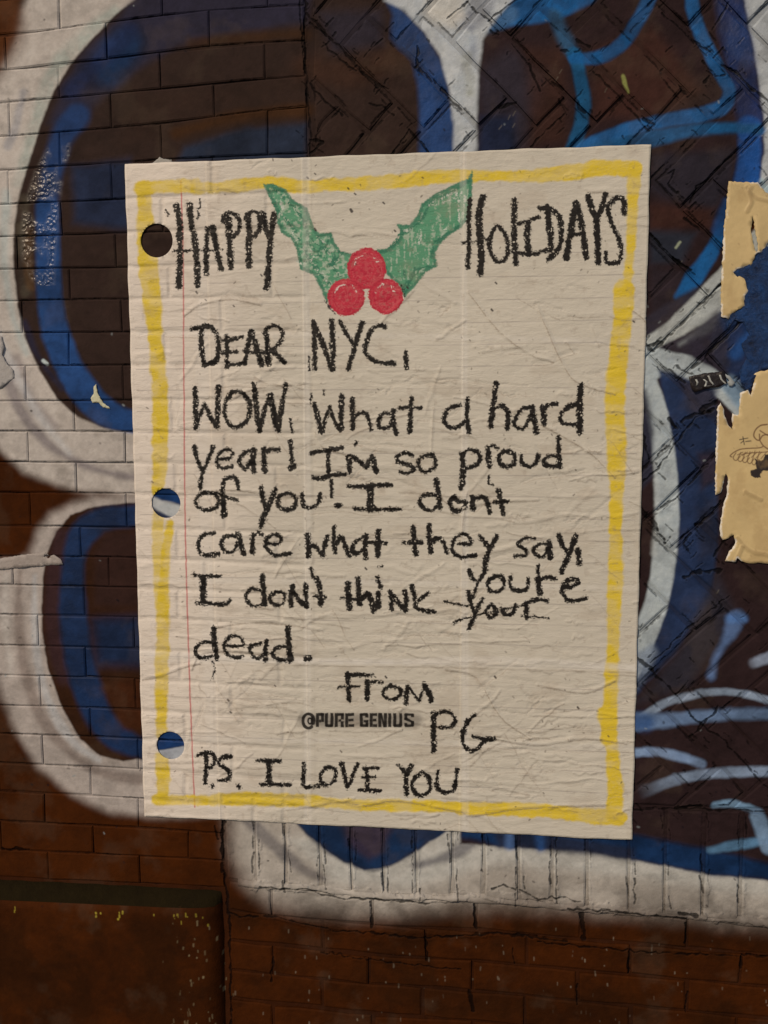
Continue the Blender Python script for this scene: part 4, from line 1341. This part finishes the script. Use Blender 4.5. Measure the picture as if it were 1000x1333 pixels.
                     ([(870, 140), (865, 190), (890, 212), (925, 200), (935, 135)], 5)]),
]
for ox, oy, s_, items in TXT:
    for pts, w in items:
        q = [(ox + x * s_, oy + y * s_) for x, y in pts]
        crayon(q, w, K, .72 if (hasattr(w, '__len__') or w > 3) else .66, smooth=not (len(q) == 3 and q[0][1] < q[1][1] > q[2][1] and abs(q[1][0] - q[0][0]) < 1))

# sprayed stencil signature
SX0, SY0, SY1 = 0, 927.6, 946.0


def bar(x0, y0, x1, y1):
    PC.poly([(x0, y0), (x1, y0), (x1, y1), (x0, y1)], K, .7, .96)


def stencil(ch, x, w):
    t, y0, y1 = 4.2, SY0, SY1
    ym = (y0 + y1) / 2
    if ch in 'PRE':
        bar(x, y0, x + t, y1)
        bar(x + t - .5, y0, x + w, y0 + 4)
    if ch == 'E':
        bar(x + t, y1 - 4, x + w, y1)
        bar(x + t, ym - 1.8, x + w - 1, ym + 1.8)
    if ch == 'P':
        bar(x + w - t, y0, x + w, ym + 2.5)
        bar(x + t, ym - .5, x + w - t, ym + 3)
    if ch == 'R':
        bar(x + w - t, y0 + 1, x + w, ym - .5)
        bar(x + t + .6, ym - 1, x + w - t + .8, ym + 2)
        bar(x + w - t, ym + 1.5, x + w, y1)
    if ch == 'U':
        bar(x, y0, x + t, y1 - 1)
        bar(x + w - t, y0, x + w, y1 - 1)
        bar(x + 1, y1 - 4, x + w - 1, y1)
    if ch == 'G':
        bar(x, y0 + 1, x + t, y1 - 1)
        bar(x + 1, y0, x + w - 1, y0 + 4)
        bar(x + 1, y1 - 4, x + w - 1, y1)
        bar(x + w - t, y0 + 1, x + w, y0 + 6)
        bar(x + w - t, ym, x + w, y1)
        bar(x + w - t - 2.4, ym, x + w, ym + 3)
    if ch == 'N':
        bar(x, y0, x + t, y1)
        bar(x + w - t, y0, x + w, y1)
        PC.poly([(x + 2, y0), (x + t + 1, y0), (x + w - 2, y1), (x + w - t - 1, y1)], K, .7, .96)
    if ch == 'I':
        bar(x, y0, x + t, y1)
    if ch == 'S':
        bar(x, y0 + 1, x + t, ym)
        bar(x + 1, y0, x + w - 1, y0 + 3.6)
        bar(x + w - t, y0 + 1, x + w, y0 + 5.5)
        PC.poly([(x, ym - 3), (x + t, ym - 3), (x + w, ym + 2), (x + w, y1 - 4), (x + w - t, ym + 3), (x + .5, ym)], K, .7, .96)
        bar(x + w - t, ym + 1, x + w, y1 - 1)
        bar(x + 1, y1 - 3.6, x + w - 1, y1)
        bar(x, y1 - 5.5, x + t, y1 - 1)


PC.stroke([(396, 937), (540, 937)], 20, C(84, 74, 64), 6, .6)
ringp = [(402 + 7.0 * math.cos(t), 938 + 9.2 * math.sin(t)) for t in np.linspace(0.9, 6.6, 22)]
PC.stroke(ringp, 4.4, K, .7, .95)
PC.stroke([(404 + 2.4 * math.cos(t), 938 + 3.6 * math.sin(t)) for t in np.linspace(0, 6.3, 12)], 2.8, K, .7, .95)
PC.stroke([(406.8, 933), (407, 942)], 2.6, K, .7, .95)
for ch, x, w in (('P', 411.5, 11), ('U', 423.3, 11.4), ('R', 436, 12), ('E', 449.6, 12), ('G', 468.5, 11.5), ('E', 481.5, 10), ('N', 492.6, 11.6),
                 ('I', 505.6, 5), ('U', 512, 12), ('S', 526.5, 13)):
    stencil(ch, x, w)

ink_l = PC.rgb.mean(-1)
ink_m = (1 - sm(.03, .11, ink_l))[..., None]
ink_c = PC.rgb.copy()
# dirt in the paper, specks, stains, creases
for _ in range(330):
    x, y = random.uniform(172, 838), random.uniform(205, 1080)
    PC.stroke([(x, y), (x + random.uniform(-2, 2), y + random.uniform(-2, 2))], random.uniform(.7, 2.0), C(64, 50, 42), .8, random.uniform(.25, .8))
for x, y, w in ((457, 273, 4.4), (499, 264, 2.6), (410, 298, 3.4), (514, 300, 2.6), (462, 252, 2.4), (453, 245, 2.4), (410, 226, 2), (400, 231, 2.5),
                (530, 374, 2.6), (640, 403, 3), (645, 368, 2.6), (824, 418, 2.6), (256, 380, 3), (340, 358, 2.6), (304, 398, 2), (268, 390, 2),
                (297, 910, 3), (300, 926, 2.4), (644, 880, 3), (502, 880, 3), (358, 892, 2), (476, 739, 3), (752, 920, 3), (488, 880, 2)):
    PC.stroke([(x, y), (x + 1.5, y + w * .6)], w * .8, C(40, 32, 30), .8, .9)
stn = sm(.58, .78, fbm(psh, 110, 5, 81, .6)) * .22
PC.rgb = PC.rgb * (1 - stn[..., None]) + C(140, 116, 92) * stn[..., None]
stn = sm(.66, .8, fbm(psh, 22, 4, 82)) * .22
PC.rgb = PC.rgb * (1 - stn[..., None]) + C(130, 108, 88) * stn[..., None]


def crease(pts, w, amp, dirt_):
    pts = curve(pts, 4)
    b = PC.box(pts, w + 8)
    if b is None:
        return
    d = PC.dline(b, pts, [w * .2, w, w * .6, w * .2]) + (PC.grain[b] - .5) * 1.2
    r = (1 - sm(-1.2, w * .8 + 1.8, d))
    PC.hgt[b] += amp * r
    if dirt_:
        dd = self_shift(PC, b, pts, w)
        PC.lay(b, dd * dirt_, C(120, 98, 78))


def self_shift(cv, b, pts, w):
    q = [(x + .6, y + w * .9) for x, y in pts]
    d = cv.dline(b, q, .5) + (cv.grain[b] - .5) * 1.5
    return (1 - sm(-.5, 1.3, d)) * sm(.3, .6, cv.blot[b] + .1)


rr = random.Random(99)
for n in range(760):
    x, y = rr.uniform(175, 835), rr.uniform(215, 1078)
    if y < 420 and rr.random() < .6:
        continue
    if n > 520:                                               # finer crumples gather in patches
        cxp, cyp = rr.choice([(300, 905), (560, 830), (420, 590), (760, 560), (330, 500), (700, 700), (640, 1000), (330, 800), (700, 950)])
        x, y = cxp + rr.gauss(0, 45), cyp + rr.gauss(0, 26)
        if not (180 < x < 820 and 220 < y < 1070):
            continue
    L = rr.uniform(15, 120) if rr.random() < .7 else rr.uniform(8, 30)
    ang = rr.gauss(0.02, .10) if rr.random() < .72 else rr.choice([rr.gauss(.75, .25), rr.gauss(-.6, .3)])
    if abs(ang) > .3:
        L = min(L, 60)
    pts = []
    for k in range(6):
        t = k / 5
        pts.append((x + L * t * math.cos(ang), y + L * t * math.sin(ang) + rr.gauss(0, 1.3)))
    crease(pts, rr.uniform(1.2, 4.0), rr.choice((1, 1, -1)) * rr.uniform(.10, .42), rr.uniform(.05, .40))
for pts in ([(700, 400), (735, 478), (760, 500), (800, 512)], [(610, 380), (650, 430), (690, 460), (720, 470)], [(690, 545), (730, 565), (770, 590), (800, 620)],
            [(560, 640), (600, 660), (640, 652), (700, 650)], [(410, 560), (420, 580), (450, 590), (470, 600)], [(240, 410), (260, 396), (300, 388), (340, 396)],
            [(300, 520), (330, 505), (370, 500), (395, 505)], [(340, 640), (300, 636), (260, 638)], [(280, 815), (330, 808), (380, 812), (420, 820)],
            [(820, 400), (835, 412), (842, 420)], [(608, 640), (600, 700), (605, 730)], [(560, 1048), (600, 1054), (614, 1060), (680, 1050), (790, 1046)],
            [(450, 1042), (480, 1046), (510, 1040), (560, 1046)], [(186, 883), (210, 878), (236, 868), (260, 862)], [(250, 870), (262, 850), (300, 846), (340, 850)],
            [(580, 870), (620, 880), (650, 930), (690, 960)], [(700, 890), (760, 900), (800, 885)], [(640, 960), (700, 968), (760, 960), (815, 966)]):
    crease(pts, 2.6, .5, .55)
# the joints of the wall print through the paper
jf = jt[np.clip(((PC.Z - W.z0) / W.res).astype(int), 0, W.h - 1), np.clip(((PC.X - W.x0) / W.res).astype(int), 0, W.w - 1)]
amt = .05 + .95 * (1 - sm(380, 420, PC.px))
PC.hgt -= jf * amt * .5
a = jf * .10 * (1 - sm(380, 420, PC.px)) * sm(.4, .6, PC.blot)
PC.rgb = PC.rgb * (1 - a[..., None]) + C(120, 98, 80) * a[..., None]
rn = fbm(psh, 90, 4, 92, .22)
PC.hgt += (fbm(psh, 40, 5, 91, .4) - .5) * .5 + (PC.grain - .5) * .05 + (1 - np.abs(rn - .5) * 9).clip(0, 1) * .07
# folds of the pasted seams
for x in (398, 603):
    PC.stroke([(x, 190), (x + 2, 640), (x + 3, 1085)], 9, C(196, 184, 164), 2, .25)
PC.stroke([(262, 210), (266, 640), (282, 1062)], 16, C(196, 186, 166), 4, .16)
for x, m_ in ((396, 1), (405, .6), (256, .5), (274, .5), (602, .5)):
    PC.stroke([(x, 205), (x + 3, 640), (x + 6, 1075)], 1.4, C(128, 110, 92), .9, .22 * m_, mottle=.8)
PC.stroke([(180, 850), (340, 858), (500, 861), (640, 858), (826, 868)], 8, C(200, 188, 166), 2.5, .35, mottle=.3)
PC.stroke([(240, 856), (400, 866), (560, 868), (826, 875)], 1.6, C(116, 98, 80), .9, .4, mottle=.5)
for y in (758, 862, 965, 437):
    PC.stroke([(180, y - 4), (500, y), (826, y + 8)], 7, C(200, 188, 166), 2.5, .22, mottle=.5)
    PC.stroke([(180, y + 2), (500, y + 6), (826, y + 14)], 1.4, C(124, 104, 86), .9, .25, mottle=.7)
PC.rgb = PC.rgb * (1 - ink_m) + ink_c * ink_m
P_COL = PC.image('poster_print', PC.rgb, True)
P_DAT = PC.image('poster_relief', np.clip(PC.hgt * .25 + .5, 0, 1), False)

m, nt, N, P = new_mat('pasted_paper')
vec, pos = sheet_coords(nt, PC)
c, d = tex(nt, P_COL, vec), tex(nt, P_DAT, vec)
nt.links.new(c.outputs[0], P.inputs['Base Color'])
P.inputs['Roughness'].default_value = .62
P.inputs['Specular IOR Level'].default_value = .3
n1 = noise(nt, pos, 420, 3)
nt.links.new(bump(nt, n1, .0005, .4, bump(nt, d.outputs[0], .0105, .9)), P.inputs['Normal'])
M_PAPER = m

# poster geometry: four overlapping vertical sheets with three punched holes
HOLES = [(*un(204, 313, .009), .0325), (*un(216, 655, .009), .0300), (*un(222, 970.5, .009), .0295)]
jb = jt.copy()
for _ in range(2):                                            # blur the joint map for the sag of the paper
    jb = (jb + np.roll(jb, 3, 0) + np.roll(jb, -3, 0) + np.roll(jb, 3, 1) + np.roll(jb, -3, 1)) / 5
und = fbm((700, 700), 60, 4, 95)


def paper_y(x, z, off):
    j = jb[min(max(int((z - W.z0) / W.res), 0), W.h - 1), min(max(int((x - W.x0) / W.res), 0), W.w - 1)]
    u = und[int((z + .7) / 1.4 * 690) % 700, int((x + .7) / 1.4 * 690) % 700] - .5
    return -(.0086 + off - j * (.0010 if x < SEAM_TOP(0) else .0002) + u * .0022)


def edge_noise(t, k):
    return math.sin(t * 37 + k) * .0005 + math.sin(t * 91 + k * 2) * .0004


poster = bpy.data.objects.new('poster', None)
COL.objects.link(poster)
tag(poster, 'large cream notebook-paper letter poster with yellow border, holly drawing and black crayon writing', 'poster')
cuts = [-.5, un(280, 640)[0], un(400, 640)[0], un(604, 640)[0], .5]
ST = .004
for si in range(4):
    xa, xb = cuts[si] - (.006 if si else 0), cuts[si + 1]
    ncol = max(8, int((xb - xa) / ST))
    nrow = int(1.326 / ST)
    V, idx = [], {}
    off = .00012 * si
    g = {}
    for j in range(nrow + 1):
        for i in range(ncol + 1):
            x = xa + (xb - xa) * i / ncol
            z = -.663 + 1.326 * j / nrow
            tx, tz = x, z
            if i == 0 and si == 0:
                tx += edge_noise(z, 1)
            if i == ncol and si == 3:
                tx += edge_noise(z, 2)
            if j == 0:
                tz += edge_noise(x, 3)
            if j == nrow:
                tz += edge_noise(x, 4)
            for hx, hz, hr in HOLES:
                r = math.hypot(x - hx, z - hz)
                if abs(r - hr) < ST * .75 and r > 1e-6:
                    tx, tz = hx + (x - hx) / r * hr, hz + (z - hz) / r * hr
            g[(i, j)] = len(V)
            lift = 0
            if (i == 0 and si == 0) or (i == ncol and si == 3) or j == 0 or j == nrow:
                lift = .0004 * (1 + math.sin(x * 23 + z * 31))
            V.append((tx, paper_y(tx, tz, off) - lift, tz + ZC))
    Fc = []
    for j in range(nrow):
        for i in range(ncol):
            q = [g[(i, j)], g[(i + 1, j)], g[(i + 1, j + 1)], g[(i, j + 1)]]
            bad = False
            keep = []
            for hx, hz, hr in HOLES:
                rr_ = [math.hypot(V[k][0] - hx, V[k][2] - ZC - hz) for k in q]
                if min(rr_) < hr * .985 :
                    ok = [k for k, r in zip(q, rr_) if r >= hr * .985]
                    bad = True
                    if len(ok) == 3:
                        keep = ok
                cxm = sum(V[k][0] for k in q) / 4 - hx
                czm = sum(V[k][2] for k in q) / 4 - ZC - hz
                if math.hypot(cxm, czm) < hr - .0003:
                    bad, keep2 = True, None
                    if len(keep) != 3:
                        keep = []
            if not bad:
                Fc.append(q)
            elif len(keep) == 3:
                Fc.append(keep)
    o = link_mesh('paper_sheet', V, Fc, M_PAPER, poster, True)
    md = o.modifiers.new('thickness', 'SOLIDIFY')
    md.thickness = .0005
    md.offset = -1

# ------------------------------------------------------------------ torn flyers and scraps
FC = Canvas(.60, .98, -.20, .66, .0008, warp=1.0, seed=33)
fsh = (FC.h, FC.w)
FC.rgb[:] = C(174, 142, 94)
FC.rgb *= (.90 + .2 * fbm(fsh, 120, 4, 34) + .08 * (fbm(fsh, 10, 3, 35) - .5))[..., None]
BRN = C(92, 62, 40)
TK = C(30, 26, 28)


def fl(pts, w=1.3, col=BRN, a=.9, sc=.18, ox=820, oy=520):
    FC.stroke([(ox + x * sc, oy + y * sc) for x, y in pts], w, col, .7, a)


fl([(990, 180), (940, 190), (900, 230), (895, 270), (930, 295), (960, 260), (1000, 255)], 1.8)
fl([(940, 225), (1000, 262)], 1.5)
fl([(935, 250), (940, 300), (970, 340), (1010, 365)], 1.7)
fl([(960, 340), (930, 350), (820, 355), (760, 375), (725, 405), (735, 415)], 1.5)
for k in range(6):
    x0 = 735 + k * 34
    fl([(x0 + 30, 385 - k * 2), (x0 + 10, 420 + k * 8), (x0 + 30, 440 + k * 8), (x0 + 60, 410 + k * 6)], 1.2)
    fl([(x0 + 80, 380), (x0 + 40, 400 + k * 6)], 1.0)
fl([(800, 400), (840, 390), (960, 380), (1000, 375)], 1.2)
fl([(790, 290), (850, 280)], 1.2, TK)
fl([(815, 270), (825, 325)], 1.2, TK)
fl([(818, 300), (800, 315)], 1.1, TK)
fl([(835, 305), (872, 300)], 1.2, TK)
FC.poly([(820 + x * .18, 520 + y * .18) for x, y in ((900, 420), (925, 440), (960, 435), (975, 400), (1000, 395), (1300, 380), (1300, 500), (1000, 515), (945, 520), (940, 560), (905, 565),
                                                      (875, 550), (868, 515), (915, 500), (905, 460))], C(26, 22, 26), .9, .97, speck=3)
for _ in range(60):
    x, y = random.uniform(935, 1040), random.uniform(236, 735)
    FC.stroke([(x, y), (x + 1, y + 1)], random.uniform(.8, 2), C(140, 110, 74), .8, .5)
FC.hgt[:] = (fbm(fsh, 60, 4, 36) - .5) * 1.2 + (fbm(fsh, 12, 3, 37) - .5) * .3
for pts in ([(1000, 262), (985, 258), (976, 250), (978, 244)], [(972, 244), (978, 262), (972, 275)], [(960, 700), (975, 716), (1000, 722)], [(970, 640), (990, 650)],
            [(958, 730), (966, 712)]):
    b = FC.box(pts, 8)
    d_ = FC.dline(b, curve(pts), 1.5)
    FC.hgt[b] += (1 - sm(0, 4, d_)) * .9
    FC.lay(b, (1 - sm(0, 2.6, d_)) * .35, C(120, 92, 60))
FLY1 = [(949, 236), (968, 237), (986, 237), (991, 244), (1010, 262), (1040, 262), (1044, 300), (1000, 316), (994, 327), (984, 330), (978, 345), (968, 348), (960, 350), (955, 354),
        (958, 359), (968, 362), (970, 366), (974, 378), (969, 386), (970, 398), (962, 403), (953, 408), (948, 415), (939, 412), (939, 370), (941, 330), (942, 300), (945, 280), (946, 262)]
FLY2 = [(1046, 470), (1020, 476), (1000, 481), (994, 483), (986, 484), (982, 488), (982, 496), (980, 506), (978, 514), (973, 507), (964, 512), (963, 530), (962, 540), (954, 538),
        (952, 544), (954, 559), (949, 554), (944, 542), (942, 531), (938, 524), (934, 531), (933, 560), (932, 592), (931, 620), (931, 645), (939, 641), (942, 630), (945, 617), (948, 622),
        (946, 644), (942, 655), (939, 672), (937, 689), (938, 697), (941, 703), (948, 700), (955, 696), (958, 704), (955, 712), (950, 717), (944, 730), (958, 732), (960, 726), (966, 731),
        (975, 733), (990, 733), (1005, 735), (1046, 738)]
for ol in (FLY1, FLY2):                                       # torn white fibre along the ragged edges
    b = FC.box(ol, 4)
    d_ = np.abs(FC.dpoly(b, ol)) + (FC.grain[b] - .5) * 3
    pres = sm(.42, .56, FC.blot[b])
    FC.lay(b, (1 - sm(.6, 2.6, d_)) * pres * .75, C(196, 182, 158))
stn = sm(.55, .75, fbm(fsh, 50, 5, 38)) * .3
FC.rgb = FC.rgb * (1 - stn[..., None]) + C(140, 106, 66) * stn[..., None]
F_COL = FC.image('flyer_print', FC.rgb, True)
F_DAT = FC.image('flyer_relief', np.clip(FC.hgt * .25 + .5, 0, 1), False)
m, nt, N, P = new_mat('kraft_paper')
vec, pos = sheet_coords(nt, FC)
c, d = tex(nt, F_COL, vec), tex(nt, F_DAT, vec)
nt.links.new(c.outputs[0], P.inputs['Base Color'])
P.inputs['Roughness'].default_value = .55
P.inputs['Specular IOR Level'].default_value = .35
nt.links.new(bump(nt, noise(nt, pos, 400, 3), .0005, .4, bump(nt, d.outputs[0], .006, .8)), P.inputs['Normal'])
M_KRAFT = m


def paper_mat(name, c1, c2, scale=60, rough=.7):
    m, nt, N, P = new_mat(name)
    g = nt.nodes.new('ShaderNodeNewGeometry')
    n = noise(nt, g.outputs['Position'], scale, 5, .65)
    nt.links.new(mixc(nt, n, col4(c1), col4(c2)), P.inputs['Base Color'])
    P.inputs['Roughness'].default_value = rough
    nt.links.new(bump(nt, n, .003, .7), P.inputs['Normal'])
    return m


import bmesh
from mathutils import geometry


def paper_piece(name, outline_px, mat, off, thick=.0006, holes_px=(), step=.006, wob=.0015, seed=1, rag=.0006, parent=None, curl=None):
    """a torn piece of paper: triangulated outline with inner points, uneven depth and real thickness"""
    r = random.Random(seed)
    loops = []
    for lp in (outline_px, *holes_px):
        P_ = [un(x, y, off) for x, y in lp]
        q = []
        for i in range(len(P_)):
            a, b = P_[i], P_[(i + 1) % len(P_)]
            k = max(1, int(math.dist(a, b) / (step * .6)))
            for t in range(k):
                f = t / k
                q.append((a[0] + (b[0] - a[0]) * f + r.uniform(-rag, rag), a[1] + (b[1] - a[1]) * f + r.uniform(-rag, rag)))
        loops.append(q)
    verts = [Vector(p) for lp in loops for p in lp]
    edges, faces, o = [], [], 0
    for lp in loops:
        n = len(lp)
        edges += [(o + i, o + (i + 1) % n) for i in range(n)]
        o += n
    xs_ = [p[0] for p in loops[0]]
    zs_ = [p[1] for p in loops[0]]

    def inside(x, z, lp):
        c_ = False
        for i in range(len(lp)):
            (ax, az), (bx, bz) = lp[i], lp[(i + 1) % len(lp)]
            if (az > z) != (bz > z) and x < (bx - ax) * (z - az) / (bz - az) + ax:
                c_ = not c_
        return c_
    x = min(xs_)
    while x < max(xs_):
        z = min(zs_)
        while z < max(zs_):
            xx, zz = x + r.uniform(-.3, .3) * step, z + r.uniform(-.3, .3) * step
            if inside(xx, zz, loops[0]) and not any(inside(xx, zz, h_) for h_ in loops[1:]) and \
                    min(math.dist((xx, zz), p) for lp in loops for p in lp) > step * .45:
                verts.append(Vector((xx, zz)))
            z += step
        x += step
    vo, eo, fo, *_ = geometry.delaunay_2d_cdt(verts, edges, [], 1 if not holes_px else 2, 1e-6)
    V3 = []
    for v in vo:
        u = math.sin(v.x * 61 + seed) * math.cos(v.y * 47 + seed * 2) + .6 * math.sin(v.x * 143 + v.y * 97 + seed)
        y = -(off + wob * .5 * u + r.uniform(-.00015, .00015))
        if curl:
            y -= curl(v.x, v.y)
        V3.append((v.x, y, v.y + ZC))
    F3 = []
    for f in fo:
        f = list(f)
        cx_ = sum(vo[i].x for i in f) / len(f)
        cz_ = sum(vo[i].y for i in f) / len(f)
        if not inside(cx_, cz_, loops[0]) or any(inside(cx_, cz_, h_) for h_ in loops[1:]):
            continue
        F3.append(f)
    ob = link_mesh(name, V3, F3, mat, parent, True)
    bm_ = bmesh.new()
    bm_.from_mesh(ob.data)
    bmesh.ops.recalc_face_normals(bm_, faces=bm_.faces)
    bm_.normal_update()
    if sum(f.normal.y for f in bm_.faces) > 0:
        bmesh.ops.reverse_faces(bm_, faces=bm_.faces)
    bm_.to_mesh(ob.data)
    bm_.free()
    md = ob.modifiers.new('thickness', 'SOLIDIFY')
    md.thickness = thick
    md.offset = -1
    return ob


f1 = paper_piece('torn_flyer', FLY1, M_KRAFT, .0088, .0004, [[(980, 281), (978, 300), (980, 318), (984, 329), (987, 324), (984, 306)]], seed=3, rag=.0011,
                 curl=lambda x, z: .004 * math.exp(-((x - un(985, 300)[0]) / .012) ** 2 - ((z - un(985, 315)[1]) / .03) ** 2))
tag(f1, 'upper torn piece of beige kraft flyer with a curved slit, at the right edge', 'flyer', 'torn flyers at the right edge')
f2 = paper_piece('torn_flyer', FLY2, M_KRAFT, .0088, .0004, seed=8, rag=.0011)
tag(f2, 'lower torn piece of beige kraft flyer with a small brown wing drawing on it', 'flyer', 'torn flyers at the right edge')
# blue-painted rags of an older paper layer between the flyers
m, nt, N, P = new_mat('painted_rag')
g = nt.nodes.new('ShaderNodeNewGeometry')
n = mathn(nt, 'MULTIPLY_ADD', noise(nt, g.outputs['Position'], 42, 7, .75), 2.4, -.7)
nt.links.new(mixc(nt, n, col4(C(14, 20, 34)), col4(C(30, 60, 98))), P.inputs['Base Color'])
P.inputs['Roughness'].default_value = .42
nt.links.new(bump(nt, n, .006, .9), P.inputs['Normal'])
RAG = [(955, 354), (964, 349), (978, 344), (984, 330), (996, 322), (1045, 310), (1045, 468), (1000, 480), (988, 482), (980, 498), (976, 512), (966, 500), (962, 484), (972, 466), (966, 448), (976, 436),
       (968, 420), (956, 416), (948, 428), (944, 418), (952, 408), (962, 402), (969, 397), (970, 386), (974, 376), (970, 366), (960, 360)]
rg = paper_piece('painted_paper_scrap', RAG, m, .0084, .0008, seed=12, wob=.0016, rag=.001)
tag(rg, 'ragged rough scrap of old paper painted dark blue, between the two beige flyers', 'paper scrap')

stick = paper_piece('sticker', [(897, 490), (916, 486), (943, 483), (947, 498), (938, 503), (918, 506), (904, 511), (899, 503)], paper_mat('black_label', C(22, 18, 18), C(36, 28, 26), 90, .4), .0094, .0006, seed=4, wob=.0008)
tag(stick, 'small worn black sticker with scratched white marks, on the wall between poster and flyers', 'sticker')
for pts, w_ in (([(905, 494), (907, 498), (906, 502)], 1), ([(915, 494), (919, 497), (917, 503), (926, 502)], 1), ([(921, 489), (924, 496), (928, 501)], 1), ([(936, 488), (938, 494), (944, 500)], 1)):
    o_ = [(x, y) for x, y in pts] + [(x + 2.4, y - .4) for x, y in reversed(pts)]
    paper_piece('mark', o_, paper_mat('label_white', C(160, 150, 134), C(120, 112, 100)), .0103, .0003, seed=5, wob=0, rag=.0002, parent=stick)
ps = paper_piece('paper_curl', [(944, 487), (950, 489), (957, 498), (954, 503), (949, 502), (947, 497), (950, 496), (946, 491)], paper_mat('curl_white', C(150, 144, 132), C(110, 104, 96)), .0094, .0006, seed=6, parent=stick)
st = paper_piece('paper_strip', [(-30, 732), (0, 727), (30, 722), (58, 719), (64, 724), (70, 722), (79, 728), (82, 735), (60, 736), (40, 738), (6, 741), (-30, 745)],
                 paper_mat('strip_white', C(150, 132, 116), C(120, 102, 90)), .0078, .0012, [[(56, 724), (60, 722), (66, 725), (62, 727)]], seed=9, wob=.002)
tag(st, 'torn strip of pale painted-over paper stuck across the white outline at the left edge', 'paper strip')
ch = paper_piece('paper_scrap', [(122, 503), (125, 500), (127, 512), (131, 519), (134, 524), (142, 530), (143, 532), (134, 530), (128, 524), (120, 524), (118, 518), (122, 512)],
                 paper_mat('cream_scrap', C(186, 172, 132), C(150, 136, 108)), .0078, .0007, seed=10, wob=.001, step=.004)
tag(ch, 'small curled cream scrap stuck on the blue paint left of the poster', 'paper scrap')
ch2 = paper_piece('paper_scrap', [(196, 214), (204, 208), (208, 204), (214, 207), (223, 208), (225, 214), (224, 222), (198, 222)],
                  paper_mat('grey_scrap', C(150, 136, 120), C(118, 106, 92)), .0076, .0006, seed=11, wob=.001, step=.004)
tag(ch2, 'grey torn scrap sticking out above the top left corner of the poster', 'paper scrap')
ch3 = paper_piece('paper_remnant', [(-40, 430), (2, 438), (6, 452), (3, 462), (9, 474), (17, 482), (18, 492), (10, 498), (0, 506), (-40, 512)],
                  paper_mat('white_remnant', C(156, 142, 128), C(132, 118, 106)), .0080, .0012, seed=13, wob=.003)
tag(ch3, 'crumpled remnant of paper painted white at the left edge, halfway up', 'paper remnant')

# ------------------------------------------------------------------ pavement under the wall (below the frame)
m, nt, N, P = new_mat('concrete_pavement')
g = nt.nodes.new('ShaderNodeNewGeometry')
n = noise(nt, g.outputs['Position'], 14, 8, .7)
nt.links.new(mixc(nt, n, (.09, .085, .08, 1), (.17, .16, .15, 1)), P.inputs['Base Color'])
P.inputs['Roughness'].default_value = .85
nt.links.new(bump(nt, n, .004, .6), P.inputs['Normal'])
gp = link_mesh('pavement', [(-60, .3, 0), (60, .3, 0), (60, -60, 0), (-60, -60, 0)], [(0, 3, 2, 1)], m)
gp['kind'] = 'structure'
